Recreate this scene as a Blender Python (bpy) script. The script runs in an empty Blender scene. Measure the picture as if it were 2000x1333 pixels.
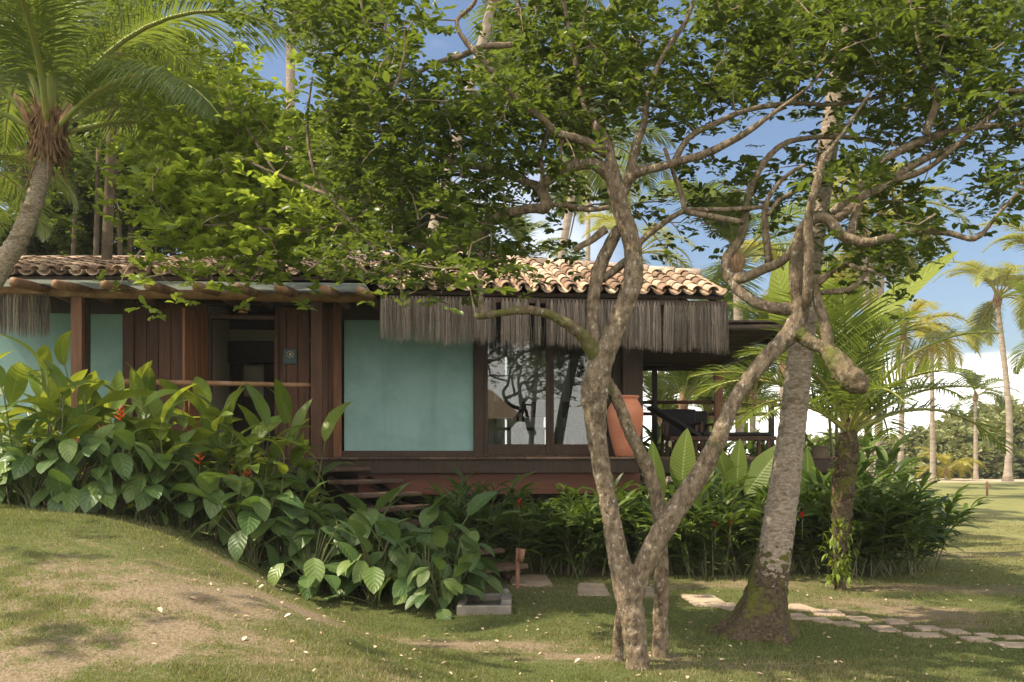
import bpy, math, random
import numpy as np
from mathutils import Vector, Matrix
random.seed(7); rs = np.random.RandomState(11)
F = 1944.0; HZ = 885.0; CH = 1.6
SC = bpy.context.scene; COL = SC.collection
# ---------------------------------------------------------------- camera
cd = bpy.data.cameras.new("camera"); cam = bpy.data.objects.new("camera", cd); COL.objects.link(cam)
cam.location = (0, 0, CH); cam.rotation_euler = (math.radians(90), 0, 0)
cd.sensor_width = 36; cd.lens = F / 2000 * 36; cd.shift_y = (HZ - 666.5) / 2000
cd.clip_start = 0.1; cd.clip_end = 3000
SC.camera = cam
# ---------------------------------------------------------------- light
SUN_EL = 52.0; sdir = Vector((-0.95, -0.20, 0)).normalized()      # towards the sun: left and behind the house
sun_vec = Vector((sdir.x * math.cos(math.radians(SUN_EL)), sdir.y * math.cos(math.radians(SUN_EL)), math.sin(math.radians(SUN_EL))))
sl = bpy.data.lights.new("sun", 'SUN'); sl.energy = 5.0; sl.angle = math.radians(0.6); sl.color = (1.0, 0.88, 0.68)
so = bpy.data.objects.new("sun", sl); COL.objects.link(so)
so.rotation_euler = sun_vec.to_track_quat('Z', 'Y').to_euler(); so.location = (0, 0, 40)
W = bpy.data.worlds.new("World"); SC.world = W; W.use_nodes = True
nt = W.node_tree; nt.nodes.clear()
def N(t, **k):
    n = nt.nodes.new(t)
    for a, b in k.items(): setattr(n, a, b)
    return n
wo = N('ShaderNodeOutputWorld'); bg = N('ShaderNodeBackground'); sky = N('ShaderNodeTexSky', sky_type='NISHITA', sun_disc=False)
sky.sun_elevation = math.radians(SUN_EL); sky.sun_rotation = math.atan2(sdir.x, sdir.y)
sky.air_density = 1.0; sky.dust_density = 1.6; sky.ozone_density = 1.2
bg.inputs['Strength'].default_value = 0.115
tc = N('ShaderNodeTexCoord'); sep = N('ShaderNodeSeparateXYZ'); nt.links.new(tc.outputs['Generated'], sep.inputs[0])
mp = N('ShaderNodeMapping'); mp.inputs['Scale'].default_value = (1.0, 1.0, 4.0); nt.links.new(tc.outputs['Generated'], mp.inputs[0])
nz = N('ShaderNodeTexNoise'); nz.inputs['Scale'].default_value = 3.2; nz.inputs['Detail'].default_value = 7; nz.inputs['Roughness'].default_value = 0.55
nt.links.new(mp.outputs[0], nz.inputs['Vector'])
# low cloud bank near the horizon
m1 = N('ShaderNodeMath', operation='MULTIPLY_ADD'); m1.inputs[1].default_value = 0.16; m1.inputs[2].default_value = 0.015; nt.links.new(nz.outputs['Fac'], m1.inputs[0])
m2 = N('ShaderNodeMath', operation='SUBTRACT'); nt.links.new(m1.outputs[0], m2.inputs[0]); nt.links.new(sep.outputs['Z'], m2.inputs[1])
m3 = N('ShaderNodeMapRange'); m3.inputs['From Min'].default_value = -0.012; m3.inputs['From Max'].default_value = 0.02; nt.links.new(m2.outputs[0], m3.inputs['Value'])
# thin high cloud
nz2 = N('ShaderNodeTexNoise'); nz2.inputs['Scale'].default_value = 2.2; nz2.inputs['Detail'].default_value = 8
mp2 = N('ShaderNodeMapping'); mp2.inputs['Location'].default_value = (4.3, 1.2, 0); mp2.inputs['Scale'].default_value = (1, 1, 2.2); nt.links.new(tc.outputs['Generated'], mp2.inputs[0]); nt.links.new(mp2.outputs[0], nz2.inputs['Vector'])
m4 = N('ShaderNodeMapRange'); m4.inputs['From Min'].default_value = 0.5; m4.inputs['From Max'].default_value = 0.78; m4.inputs['To Max'].default_value = 0.55; nt.links.new(nz2.outputs['Fac'], m4.inputs['Value'])
# unseen bright cloud, added behind the viewer to fill facade and canopy with light
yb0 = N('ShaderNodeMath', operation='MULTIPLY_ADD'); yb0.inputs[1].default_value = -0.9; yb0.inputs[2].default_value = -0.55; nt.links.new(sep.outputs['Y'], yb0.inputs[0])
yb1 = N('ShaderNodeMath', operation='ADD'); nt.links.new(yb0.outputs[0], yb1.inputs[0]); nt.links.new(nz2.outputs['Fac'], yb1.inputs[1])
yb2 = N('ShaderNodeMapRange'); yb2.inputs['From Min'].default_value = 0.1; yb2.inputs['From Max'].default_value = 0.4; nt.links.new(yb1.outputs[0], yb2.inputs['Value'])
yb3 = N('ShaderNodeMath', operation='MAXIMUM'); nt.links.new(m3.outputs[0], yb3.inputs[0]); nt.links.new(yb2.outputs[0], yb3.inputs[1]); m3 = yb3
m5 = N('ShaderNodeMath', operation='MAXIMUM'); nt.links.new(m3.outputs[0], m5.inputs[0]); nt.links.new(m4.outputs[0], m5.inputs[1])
tint = N('ShaderNodeMix', data_type='RGBA', blend_type='MULTIPLY'); tint.inputs['Factor'].default_value = 1.0
tint.inputs[7].default_value = (0.74, 0.76, 0.80, 1); nt.links.new(sky.outputs[0], tint.inputs[6])
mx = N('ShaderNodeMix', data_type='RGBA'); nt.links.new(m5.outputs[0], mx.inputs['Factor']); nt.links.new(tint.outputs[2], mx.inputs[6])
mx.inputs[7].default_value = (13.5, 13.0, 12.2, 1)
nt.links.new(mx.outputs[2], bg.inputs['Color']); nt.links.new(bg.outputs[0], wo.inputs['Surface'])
vs = SC.view_settings; vs.view_transform = 'Standard'; vs.look = 'None'; vs.gamma = 1; vs.exposure = 0.80
SC.cycles.max_bounces = 8; SC.cycles.transparent_max_bounces = 12
# ---------------------------------------------------------------- helpers
def P(px, py, Y): return np.array([(px - 1000) / F * Y, Y, CH + (HZ - py) / F * Y])
def sstep(a, b, x):
    t = np.clip((x - a) / (b - a), 0, 1); return t * t * (3 - 2 * t)
def gz(X, Y):
    X = np.asarray(X, float); Y = np.asarray(Y, float)
    u = X + 0.6 * (np.minimum(Y, 9.75) - 9.75)
    prof = np.interp(u, [-9, -5.2, -4.2, -3.5, -2.85, -2.35, -1.9, -1.4, -0.9], [1.16, 1.06, 0.98, 0.80, 0.49, 0.20, 0.065, 0.01, 0])
    g = 0.25 + 0.75 * sstep(2.5, 9.5, Y)
    back = 1 - 0.45 * sstep(10.2, 13, Y)
    far = sstep(40, 16, np.abs(X)) * sstep(60, 25, Y)
    z = prof * g * back * far
    z = z + 0.02 * np.sin(X * 1.3 + 0.5) * np.sin(Y * 0.9) + 0.012 * np.sin(X * 3.1) * np.cos(Y * 2.7)
    return z
def G(px, py):
    lo = 3.0
    for Y in np.arange(3, 400, 0.02):
        p = P(px, py, Y)
        if p[2] <= gz(p[0], Y): return p
    return P(px, py, 400)
def quadgrid(nu, nv, off=0):
    i, j = np.meshgrid(np.arange(nu - 1), np.arange(nv - 1), indexing='ij'); a = (i * nv + j).ravel()
    return np.stack([a, a + 1, a + nv + 1, a + nv], 1) + off
class MB:
    def __init__(s): s.V = []; s.Q = []; s.T = []; s.R = []; s.U = []; s.n = 0
    def add(s, V, Fc, rnd=0.0, U=None):
        V = np.asarray(V, float).reshape(-1, 3); Fc = np.asarray(Fc, int)
        if Fc.size: (s.Q if Fc.shape[1] == 4 else s.T).append(Fc + s.n)
        s.V.append(V); s.R.append(np.full(len(V), rnd) if np.isscalar(rnd) else np.asarray(rnd, float))
        s.U.append(np.zeros((len(V), 3)) if U is None else np.asarray(U, float)); s.n += len(V)
    def inst(s, tpl, M, T, rnd):
        V, Fc, U = tpl; n = len(T); k = len(V)
        VV = np.einsum('nij,kj->nki', M, V) + T[:, None, :]
        FF = (Fc[None] + (np.arange(n) * k)[:, None, None]).reshape(-1, Fc.shape[1])
        s.add(VV.reshape(-1, 3), FF, np.repeat(rnd, k), np.tile(U, (n, 1)))
    def tf(s, M, T):
        s.V = [v @ np.asarray(M).T + np.asarray(T) for v in s.V]; return s
    def box(s, c, d, rot=0.0, bev=0.0, M=None, rnd=None):
        h = np.array(d) / 2.0; b = min(bev, h.min() * 0.8)
        if rnd is None: rnd = rs.rand()
        if b <= 0:
            V = np.array([[x, y, z] for x in (-1, 1) for y in (-1, 1) for z in (-1, 1)]) * h
            Fc = [[0, 1, 3, 2], [4, 6, 7, 5], [0, 4, 5, 1], [2, 3, 7, 6], [0, 2, 6, 4], [1, 5, 7, 3]]
        else:
            V = []; Fc = []
            idx = {}
            for sx in (-1, 1):
                for sy in (-1, 1):
                    for sz in (-1, 1):
                        for ax in range(3):
                            p = [sx * (h[0] - b), sy * (h[1] - b), sz * (h[2] - b)]; sg = (sx, sy, sz)
                            p[ax] = sg[ax] * h[ax]; idx[(sx, sy, sz, ax)] = len(V); V.append(p)
            V = np.array(V); tri = []
            for ax in range(3):
                o = [a for a in range(3) if a != ax]
                for sg in (-1, 1):
                    f = []
                    for a, bb in ((-1, -1), (1, -1), (1, 1), (-1, 1)):
                        k = [0, 0, 0]; k[ax] = sg; k[o[0]] = a; k[o[1]] = bb; f.append(idx[(k[0], k[1], k[2], ax)])
                    Fc.append(f)
                for a in (-1, 1):
                    for bb in (-1, 1):
                        f = []
                        k = [0, 0, 0]; k[o[0]] = a; k[o[1]] = bb
                        for sg, w in ((-1, o[0]), (1, o[0]), (1, o[1]), (-1, o[1])):
                            k[ax] = sg; f.append(idx[(k[0], k[1], k[2], w)])
                        Fc.append(f)
            for sx in (-1, 1):
                for sy in (-1, 1):
                    for sz in (-1, 1): tri.append([idx[(sx, sy, sz, a)] for a in range(3)])
        V = np.array(V, float)
        if M is not None: V = V @ np.asarray(M).T
        if rot:
            cc, ss = math.cos(rot), math.sin(rot); V = V @ np.array([[cc, -ss, 0], [ss, cc, 0], [0, 0, 1]]).T
        V = V + np.array(c); n0 = s.n; s.add(V, Fc, rnd)
        if b > 0: s.T.append(np.array(tri) + n0)
        return s
    def tube(s, pts, rad, seg=8, wob=0.0, cap=True, rnd=0.5, ring=0.0):
        pts = np.asarray(pts, float); n = len(pts); rad = np.full(n, rad) if np.isscalar(rad) else np.asarray(rad, float)
        tg = np.gradient(pts, axis=0); tg /= np.linalg.norm(tg, axis=1)[:, None] + 1e-9
        up = np.array([0, 0, 1.0]) if abs(tg[0][2]) < 0.9 else np.array([0, 1.0, 0])
        VV = []; a = np.linspace(0, 2 * np.pi, seg, endpoint=False)
        e1 = np.cross(tg[0], up); e1 /= np.linalg.norm(e1)
        L = np.concatenate([[0], np.cumsum(np.linalg.norm(np.diff(pts, axis=0), axis=1))])
        for i in range(n):
            e1 = e1 - tg[i] * np.dot(e1, tg[i]); e1 /= np.linalg.norm(e1) + 1e-9; e2 = np.cross(tg[i], e1)
            r = rad[i] * (1 + wob * (rs.rand(seg) - .5))
            VV.append(pts[i] + np.outer(np.cos(a) * r, e1) + np.outer(np.sin(a) * r, e2))
        V = np.concatenate(VV); Fc = []
        for i in range(n - 1):
            for j in range(seg):
                k = (j + 1) % seg; Fc.append([i * seg + j, i * seg + k, (i + 1) * seg + k, (i + 1) * seg + j])
        U = np.zeros((len(V), 3)); U[:, 0] = np.repeat(L, seg); U[:, 1] = np.tile(a, n)
        n0 = s.n; s.add(V, Fc, rnd, U)
        if cap:
            for i, sgn in ((0, -1), (n - 1, 1)):
                c0 = s.n; s.add([pts[i] + tg[i] * sgn * rad[i] * 0.15], np.zeros((0, 3), int), rnd, [[L[i], 0, 1]])
                t = [[n0 + i * seg + j, n0 + i * seg + (j + 1) % seg, c0] for j in range(seg)]
                if sgn < 0: t = [x[::-1] for x in t]
                s.T.append(np.array(t))
        return s
    def lathe(s, prof, seg=28, c=(0, 0, 0), rnd=0.5):
        a = np.linspace(0, 2 * np.pi, seg, endpoint=False); V = []; Fc = []
        for r, z in prof: V += [[c[0] + r * math.cos(t), c[1] + r * math.sin(t), c[2] + z] for t in a]
        for i in range(len(prof) - 1):
            for j in range(seg): k = (j + 1) % seg; Fc.append([i * seg + j, i * seg + k, (i + 1) * seg + k, (i + 1) * seg + j])
        s.add(V, Fc, rnd); return s
    def poly(s, pts, rnd=0.5):
        pts = list(pts)
        s.add(pts, [list(range(len(pts)))] if len(pts) in (3, 4) else np.array([[0, i, i + 1] for i in range(1, len(pts) - 1)]), rnd); return s
    def slab(s, quad, th):
        q = np.array(quad, float); n = np.cross(q[1] - q[0], q[3] - q[0]); n /= np.linalg.norm(n)
        V = np.concatenate([q, q - n * th]); s.add(V, [[0, 1, 2, 3], [7, 6, 5, 4], [0, 4, 5, 1], [1, 5, 6, 2], [2, 6, 7, 3], [3, 7, 4, 0]], 0.5); return s
    def mesh(s, name, mat, smooth=True):
        me = bpy.data.meshes.new(name); V = np.concatenate(s.V)
        T = np.concatenate(s.T) if s.T else np.zeros((0, 3), int); Q = np.concatenate(s.Q) if s.Q else np.zeros((0, 4), int)
        me.vertices.add(len(V)); me.vertices.foreach_set('co', V.astype(np.float32).ravel())
        li = np.concatenate([T.ravel(), Q.ravel()]); me.loops.add(len(li)); me.loops.foreach_set('vertex_index', li.astype(np.int32))
        st = np.concatenate([np.arange(len(T)) * 3, len(T) * 3 + np.arange(len(Q)) * 4]).astype(np.int32)
        me.polygons.add(len(st)); me.polygons.foreach_set('loop_start', st)
        me.polygons.foreach_set('use_smooth', np.full(len(st), bool(smooth)))
        a = me.attributes.new('rnd', 'FLOAT', 'POINT'); a.data.foreach_set('value', np.concatenate(s.R).astype(np.float32))
        a = me.attributes.new('luv', 'FLOAT_VECTOR', 'POINT'); a.data.foreach_set('vector', np.concatenate(s.U).astype(np.float32).ravel())
        me.update(calc_edges=True); me.validate()
        for m in (mat if isinstance(mat, (list, tuple)) else [mat]): me.materials.append(m)
        return me
    def build(s, name, mat, parent=None, smooth=True):
        return obj(name, s.mesh(name, mat, smooth), parent)
def obj(name, data, parent=None, loc=None):
    o = bpy.data.objects.new(name, data); COL.objects.link(o)
    if parent is not None:
        o.parent = parent; o.matrix_parent_inverse = Matrix.Translation(-parent.location) if parent.type == 'EMPTY' and parent.rotation_euler.z == 0 and parent.scale.x == 1 else Matrix()
    if loc is not None: o.location = loc
    return o
def tag(o, label=None, cat=None, group=None, kind=None):
    for k, v in (('label', label), ('category', cat), ('group', group), ('kind', kind)):
        if v: o[k] = v
    return o
def thing(name, loc, label, cat, group=None, rz=0.0, sc=1.0):
    o = bpy.data.objects.new(name, None); COL.objects.link(o); o.location = [float(a) for a in loc]; o.rotation_euler.z = rz; o.scale = (sc, sc, sc)
    o.empty_display_size = 0.2
    return tag(o, label, cat, group)
def link(name, me, parent):      # mesh in the parent's local space
    o = bpy.data.objects.new(name, me); COL.objects.link(o); o.parent = parent; return o
# ---------------------------------------------------------------- materials
def mat(name, base, rough=0.7, var=0.0, col2=None, scale=5.0, bump=0.0, bscale=20.0, spec=0.4, rnd=0.0, stretch=(1, 1, 1), col3=None, s3=2.0, t3=(0.5, 0.65), coat=0, metallic=0.0, detail=5, mid=0.5, transl=0.0, tcol=None, rcol=None):
    m = bpy.data.materials.new(name); m.use_nodes = True; t = m.node_tree; ns = t.nodes; L = t.links
    b = ns['Principled BSDF']; out = ns['Material Output']
    tcn = ns.new('ShaderNodeTexCoord'); mpn = ns.new('ShaderNodeMapping'); mpn.inputs['Scale'].default_value = stretch; L.new(tcn.outputs['Object'], mpn.inputs[0])
    def noise(sc, det=5, rough=0.6):
        n = ns.new('ShaderNodeTexNoise'); n.inputs['Scale'].default_value = sc; n.inputs['Detail'].default_value = det; n.inputs['Roughness'].default_value = rough; L.new(mpn.outputs[0], n.inputs['Vector']); return n.outputs['Fac']
    def mixc(fac, a, c, bt='MIX'):
        x = ns.new('ShaderNodeMix'); x.data_type = 'RGBA'; x.blend_type = bt
        for i, v in ((0, fac), (6, a), (7, c)):
            if hasattr(v, 'links'): L.new(v, x.inputs[i])
            else: x.inputs[i].default_value = v if i == 0 else (*v, 1)
        return x.outputs[2]
    def rng(v, a, c, lo=0, hi=1):
        r = ns.new('ShaderNodeMapRange'); r.inputs['From Min'].default_value = a; r.inputs['From Max'].default_value = c; r.inputs['To Min'].default_value = lo; r.inputs['To Max'].default_value = hi; L.new(v, r.inputs['Value']); return r.outputs[0]
    c = tuple(base)
    m['_'] = 0
    if col2 is not None: c = mixc(rng(noise(scale, detail), mid - 0.16, mid + 0.16), c, col2)
    if rcol is not None:
        at = ns.new('ShaderNodeAttribute'); at.attribute_name = 'rnd'; c = mixc(rng(at.outputs['Fac'], 0.1, 0.95), c, rcol)
    if col3 is not None: c = mixc(rng(noise(s3, 6, 0.7), *t3), c, col3)
    if rnd:
        at = ns.new('ShaderNodeAttribute'); at.attribute_name = 'rnd'
        hs = ns.new('ShaderNodeHueSaturation'); L.new(rng(at.outputs['Fac'], 0, 1, 1 - rnd, 1 + rnd), hs.inputs['Value'])
        if hasattr(c, 'links'): L.new(c, hs.inputs['Color'])
        else: hs.inputs['Color'].default_value = (*c, 1)
        c = hs.outputs[0]
    if hasattr(c, 'links'): L.new(c, b.inputs['Base Color'])
    else: b.inputs['Base Color'].default_value = (*c, 1)
    b.inputs['Roughness'].default_value = rough; b.inputs['Specular IOR Level'].default_value = spec; b.inputs['Metallic'].default_value = metallic
    if bump:
        bn = ns.new('ShaderNodeBump'); bn.inputs['Strength'].default_value = min(1, bump); bn.inputs['Distance'].default_value = 0.02 * bump
        L.new(noise(bscale, 6, 0.65), bn.inputs['Height']); L.new(bn.outputs[0], b.inputs['Normal'])
    if transl:
        tr = ns.new('ShaderNodeBsdfTranslucent'); ms = ns.new('ShaderNodeMixShader'); ms.inputs[0].default_value = transl
        tc2 = mixc(0.75, c, tcol if tcol else (0.35, 0.5, 0.03))
        L.new(tc2, tr.inputs['Color']); L.new(b.outputs[0], ms.inputs[1]); L.new(tr.outputs[0], ms.inputs[2]); L.new(ms.outputs[0], out.inputs['Surface'])
    return m
def add_veins(m, midcol=(0.30, 0.42, 0.12), freq=38.0, amt=0.5):
    """lighter midrib and side veins from the leaf's own coordinates"""
    t = m.node_tree; ns = t.nodes; L = t.links; b = ns['Principled BSDF']
    at = ns.new('ShaderNodeAttribute'); at.attribute_name = 'luv'; sp = ns.new('ShaderNodeSeparateXYZ'); L.new(at.outputs['Vector'], sp.inputs[0])
    ab = ns.new('ShaderNodeMath'); ab.operation = 'ABSOLUTE'; L.new(sp.outputs[1], ab.inputs[0])
    r = ns.new('ShaderNodeMapRange'); r.inputs['From Min'].default_value = 0.0; r.inputs['From Max'].default_value = 0.09; r.inputs['To Min'].default_value = 1; r.inputs['To Max'].default_value = 0; L.new(ab.outputs[0], r.inputs['Value'])
    s1 = ns.new('ShaderNodeMath'); s1.operation = 'MULTIPLY_ADD'; s1.inputs[1].default_value = freq; L.new(sp.outputs[0], s1.inputs[0])
    s0 = ns.new('ShaderNodeMath'); s0.operation = 'MULTIPLY'; s0.inputs[1].default_value = -12.0; L.new(ab.outputs[0], s0.inputs[0]); L.new(s0.outputs[0], s1.inputs[2])
    sn = ns.new('ShaderNodeMath'); sn.operation = 'SINE'; L.new(s1.outputs[0], sn.inputs[0])
    bc = b.inputs['Base Color']; src = bc.links[0].from_socket
    x = ns.new('ShaderNodeMix'); x.data_type = 'RGBA'; L.new(r.outputs[0], x.inputs[0]); L.new(src, x.inputs[6]); x.inputs[7].default_value = (*midcol, 1)
    mr = ns.new('ShaderNodeMapRange'); mr.inputs['From Min'].default_value = -1; mr.inputs['To Min'].default_value = 1 - 0.22 * amt; mr.inputs['To Max'].default_value = 1 + 0.16 * amt; L.new(sn.outputs[0], mr.inputs['Value'])
    h = ns.new('ShaderNodeHueSaturation'); L.new(mr.outputs[0], h.inputs['Value']); L.new(x.outputs[2], h.inputs['Color']); L.new(h.outputs[0], bc)
    bn = ns.new('ShaderNodeBump'); bn.inputs['Strength'].default_value = 0.35 * amt; bn.inputs['Distance'].default_value = 0.01; L.new(sn.outputs[0], bn.inputs['Height']); L.new(bn.outputs[0], b.inputs['Normal'])
M = {}
def barkmat(name, base, dark, pale, moss, stretch, mossy, fine=1.0):
    m = mat(name, base, 0.92, col2=dark, scale=26 * fine, bump=1.0, bscale=60, spec=0.12, col3=pale, s3=34 * fine, t3=(0.56, 0.68), stretch=stretch)
    t = m.node_tree; ns = t.nodes; L = t.links; b = ns['Principled BSDF']; src = b.inputs['Base Color'].links[0].from_socket
    mp_ = [n for n in ns if n.type == 'MAPPING'][0]
    def layer(src, sc, lo, hi, col):
        n = ns.new('ShaderNodeTexNoise'); n.inputs['Scale'].default_value = sc; n.inputs['Detail'].default_value = 8; n.inputs['Roughness'].default_value = .7; L.new(mp_.outputs[0], n.inputs['Vector'])
        r = ns.new('ShaderNodeMapRange'); r.inputs['From Min'].default_value = lo; r.inputs['From Max'].default_value = hi; r.inputs['To Max'].default_value = .85; L.new(n.outputs['Fac'], r.inputs['Value'])
        x = ns.new('ShaderNodeMix'); x.data_type = 'RGBA'; L.new(r.outputs[0], x.inputs[0]); L.new(src, x.inputs[6]); x.inputs[7].default_value = (*col, 1); return x.outputs[2]
    c = layer(src, 5.0, .66 - mossy * .3, .74 - mossy * .3, moss); c = layer(c, 11.0, .58, .68, tuple(v * .8 for v in dark)); L.new(c, b.inputs['Base Color']); return m
M['bark'] = barkmat('tree_bark', (0.27, 0.205, 0.14), (0.095, 0.068, 0.045), (0.46, 0.42, 0.34), (0.075, 0.075, 0.03), (1, 1, .55), 0.30)
M['bark_moss'] = barkmat('mossy_bark', (0.21, 0.16, 0.10), (0.085, 0.06, 0.038), (0.36, 0.34, 0.26), (0.11, 0.12, 0.03), (1, 1, .7), 0.62)
M['forestbark'] = mat('forest_bark', (0.12, 0.09, 0.06), 0.9, col2=(0.06, 0.045, 0.03), scale=6, bump=0.5, bscale=30, spec=0.1)
M['twig'] = mat('twig_bark', (0.36, 0.28, 0.20), 0.9, col2=(0.20, 0.145, 0.10), scale=14, bump=0.5, bscale=40, spec=0.15)
M['palmbark'] = barkmat('palm_bark', (0.42, 0.345, 0.27), (0.20, 0.15, 0.105), (0.56, 0.51, 0.44), (0.15, 0.11, 0.07), (.8, .8, 1.9), 0.34)
M['palmbark_far'] = mat('far_palm_bark', (0.36, 0.30, 0.24), 0.9, col2=(0.22, 0.17, 0.13), scale=2, spec=0.1, stretch=(1, 1, 4))
M['palmfoot'] = barkmat('palm_root_flare', (0.13, 0.095, 0.06), (0.045, 0.032, 0.02), (0.24, 0.21, 0.17), (0.12, 0.125, 0.025), (1, 1, 1), 0.52, 1.3)
M['fibre'] = mat('palm_fibre', (0.34, 0.215, 0.13), 0.95, col2=(0.14, 0.08, 0.045), scale=16, bump=1, bscale=40, spec=0.1, stretch=(1, 1, 0.3), rnd=0.3)
M['leaf'] = mat('canopy_leaf', (0.040, 0.064, 0.017), 0.38, rcol=(0.090, 0.122, 0.024), rnd=0.22, spec=0.5, transl=0.32, tcol=(0.28, 0.37, 0.035))
M['leafy'] = mat('young_canopy_leaf', (0.095, 0.155, 0.024), 0.42, rcol=(0.36, 0.42, 0.055), rnd=0.2, spec=0.45, transl=0.42, tcol=(0.55, 0.66, 0.07))  # young leaves' own paler green, with sunlit brightness added to the colour
M['forest'] = mat('forest_leaf', (0.034, 0.062, 0.015), 0.5, rcol=(0.085, 0.125, 0.025), rnd=0.25, spec=0.35, transl=0.25, tcol=(0.30, 0.38, 0.04))
M['forest2'] = mat('hazy_scrub_leaf', (0.20, 0.22, 0.10), 0.6, rcol=(0.29, 0.30, 0.14), rnd=0.2, spec=0.3, transl=0.25, tcol=(0.4, 0.42, 0.10))  # pale tone puts distance haze into the leaf colour
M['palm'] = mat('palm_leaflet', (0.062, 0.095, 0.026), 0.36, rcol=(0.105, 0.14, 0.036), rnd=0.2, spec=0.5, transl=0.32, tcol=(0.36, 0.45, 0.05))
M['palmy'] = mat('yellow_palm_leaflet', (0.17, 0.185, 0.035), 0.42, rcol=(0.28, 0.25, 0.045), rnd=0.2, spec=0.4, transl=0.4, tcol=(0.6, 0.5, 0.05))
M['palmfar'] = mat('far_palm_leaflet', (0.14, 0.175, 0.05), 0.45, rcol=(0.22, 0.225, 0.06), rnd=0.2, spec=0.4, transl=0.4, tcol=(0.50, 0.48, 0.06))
M['rachis'] = mat('frond_stalk', (0.22, 0.27, 0.06), 0.5, col2=(0.30, 0.26, 0.08), scale=3)
M['cal'] = mat('broad_leaf', (0.070, 0.125, 0.036), 0.42, rcol=(0.145, 0.20, 0.052), rnd=0.15, spec=0.4, transl=0.2, tcol=(0.25, 0.40, 0.05), col3=(0.17, 0.14, 0.05), s3=5, t3=(0.66, 0.72)); add_veins(M['cal'], (0.13, 0.20, 0.07), 42, 0.6)
M['hel'] = mat('paddle_leaf', (0.062, 0.118, 0.022), 0.38, rcol=(0.16, 0.225, 0.028), rnd=0.15, spec=0.45, transl=0.34, tcol=(0.50, 0.55, 0.04), col3=(0.20, 0.13, 0.05), s3=6, t3=(0.65, 0.70)); add_veins(M['hel'], (0.22, 0.28, 0.05), 60, 0.6)
M['ging'] = mat('ginger_leaf', (0.032, 0.056, 0.010), 0.45, rcol=(0.075, 0.11, 0.018), rnd=0.22, spec=0.32, transl=0.18, tcol=(0.25, 0.40, 0.04))
M['ban'] = mat('banana_leaf', (0.085, 0.135, 0.03), 0.5, rcol=(0.22, 0.26, 0.04), rnd=0.1, spec=0.3, transl=0.45, tcol=(0.42, 0.52, 0.06)); add_veins(M['ban'], (0.30, 0.36, 0.12), 120, 0.6)
M['stem'] = mat('green_stem', (0.085, 0.12, 0.035), 0.5, col2=(0.14, 0.12, 0.05), scale=6)
M['flower'] = mat('red_flower', (0.62, 0.06, 0.02), 0.5, rcol=(0.75, 0.16, 0.02), rnd=0.1)
M['flowerr'] = mat('crimson_flower', (0.50, 0.012, 0.015), 0.5, rnd=0.2)
M['wood'] = mat('reddish_hardwood', (0.135, 0.055, 0.026), 0.6, col2=(0.060, 0.028, 0.016), scale=6, bump=0.35, bscale=30, spec=0.35, stretch=(5, 5, 0.35), rnd=0.35)
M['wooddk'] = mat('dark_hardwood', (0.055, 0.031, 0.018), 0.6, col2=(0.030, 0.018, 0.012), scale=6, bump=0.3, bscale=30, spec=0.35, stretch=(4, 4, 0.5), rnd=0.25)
M['woodor'] = mat('varnished_post_wood', (0.27, 0.105, 0.036), 0.5, col2=(0.13, 0.052, 0.022), scale=5, bump=0.3, bscale=30, spec=0.4, stretch=(5, 5, 0.35), rnd=0.2)
M['deckw'] = mat('weathered_deck_wood', (0.115, 0.072, 0.048), 0.7, col2=(0.06, 0.037, 0.026), scale=5, bump=0.4, bscale=30, spec=0.3, stretch=(0.5, 4, 4), rnd=0.3)
M['fascia'] = mat('red_fascia_wood', (0.150, 0.050, 0.028), 0.6, col2=(0.095, 0.034, 0.02), scale=4, bump=0.2, bscale=20, stretch=(0.4, 3, 3))
M['log'] = mat('eucalyptus_log', (0.30, 0.165, 0.085), 0.65, col2=(0.17, 0.085, 0.042), scale=5, bump=0.4, bscale=18, spec=0.35, stretch=(1, 1, 1), rnd=0.25, col3=(0.36, 0.27, 0.20), s3=6, t3=(0.55, 0.7))
M['teal'] = mat('teal_lime_plaster', (0.215, 0.345, 0.325), 0.85, col2=(0.265, 0.40, 0.39), scale=1.6, bump=0.3, bscale=9, spec=0.2, col3=(0.155, 0.27, 0.235), s3=0.9, t3=(0.42, 0.72))
def streaks(m, col, amt=.5):
    t = m.node_tree; ns = t.nodes; L = t.links; b = ns['Principled BSDF']; src = b.inputs['Base Color'].links[0].from_socket
    tc_ = ns.new('ShaderNodeTexCoord'); mp_ = ns.new('ShaderNodeMapping'); mp_.inputs['Scale'].default_value = (9, 9, .55); L.new(tc_.outputs['Object'], mp_.inputs[0])
    n = ns.new('ShaderNodeTexNoise'); n.inputs['Scale'].default_value = 1.0; n.inputs['Detail'].default_value = 7; n.inputs['Roughness'].default_value = .65; L.new(mp_.outputs[0], n.inputs['Vector'])
    r = ns.new('ShaderNodeMapRange'); r.inputs['From Min'].default_value = .52; r.inputs['From Max'].default_value = .72; r.inputs['To Max'].default_value = amt; L.new(n.outputs['Fac'], r.inputs['Value'])
    x = ns.new('ShaderNodeMix'); x.data_type = 'RGBA'; L.new(r.outputs[0], x.inputs[0]); L.new(src, x.inputs[6]); x.inputs[7].default_value = (*col, 1); L.new(x.outputs[2], b.inputs['Base Color'])
streaks(M['teal'], (0.14, 0.22, 0.19), .32)
M['tile'] = mat('clay_roof_tile', (0.32, 0.20, 0.13), 0.9, rcol=(0.50, 0.375, 0.26), rnd=0.3, bump=0.6, bscale=30, spec=0.15, col3=(0.17, 0.13, 0.10), s3=10, t3=(0.47, 0.66))
M['ridge'] = mat('mortared_ridge_tile', (0.38, 0.29, 0.22), 0.9, rcol=(0.48, 0.36, 0.27), rnd=0.2, bump=0.8, bscale=22, spec=0.2, col3=(0.20, 0.16, 0.13), s3=6, t3=(0.46, 0.66))
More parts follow.
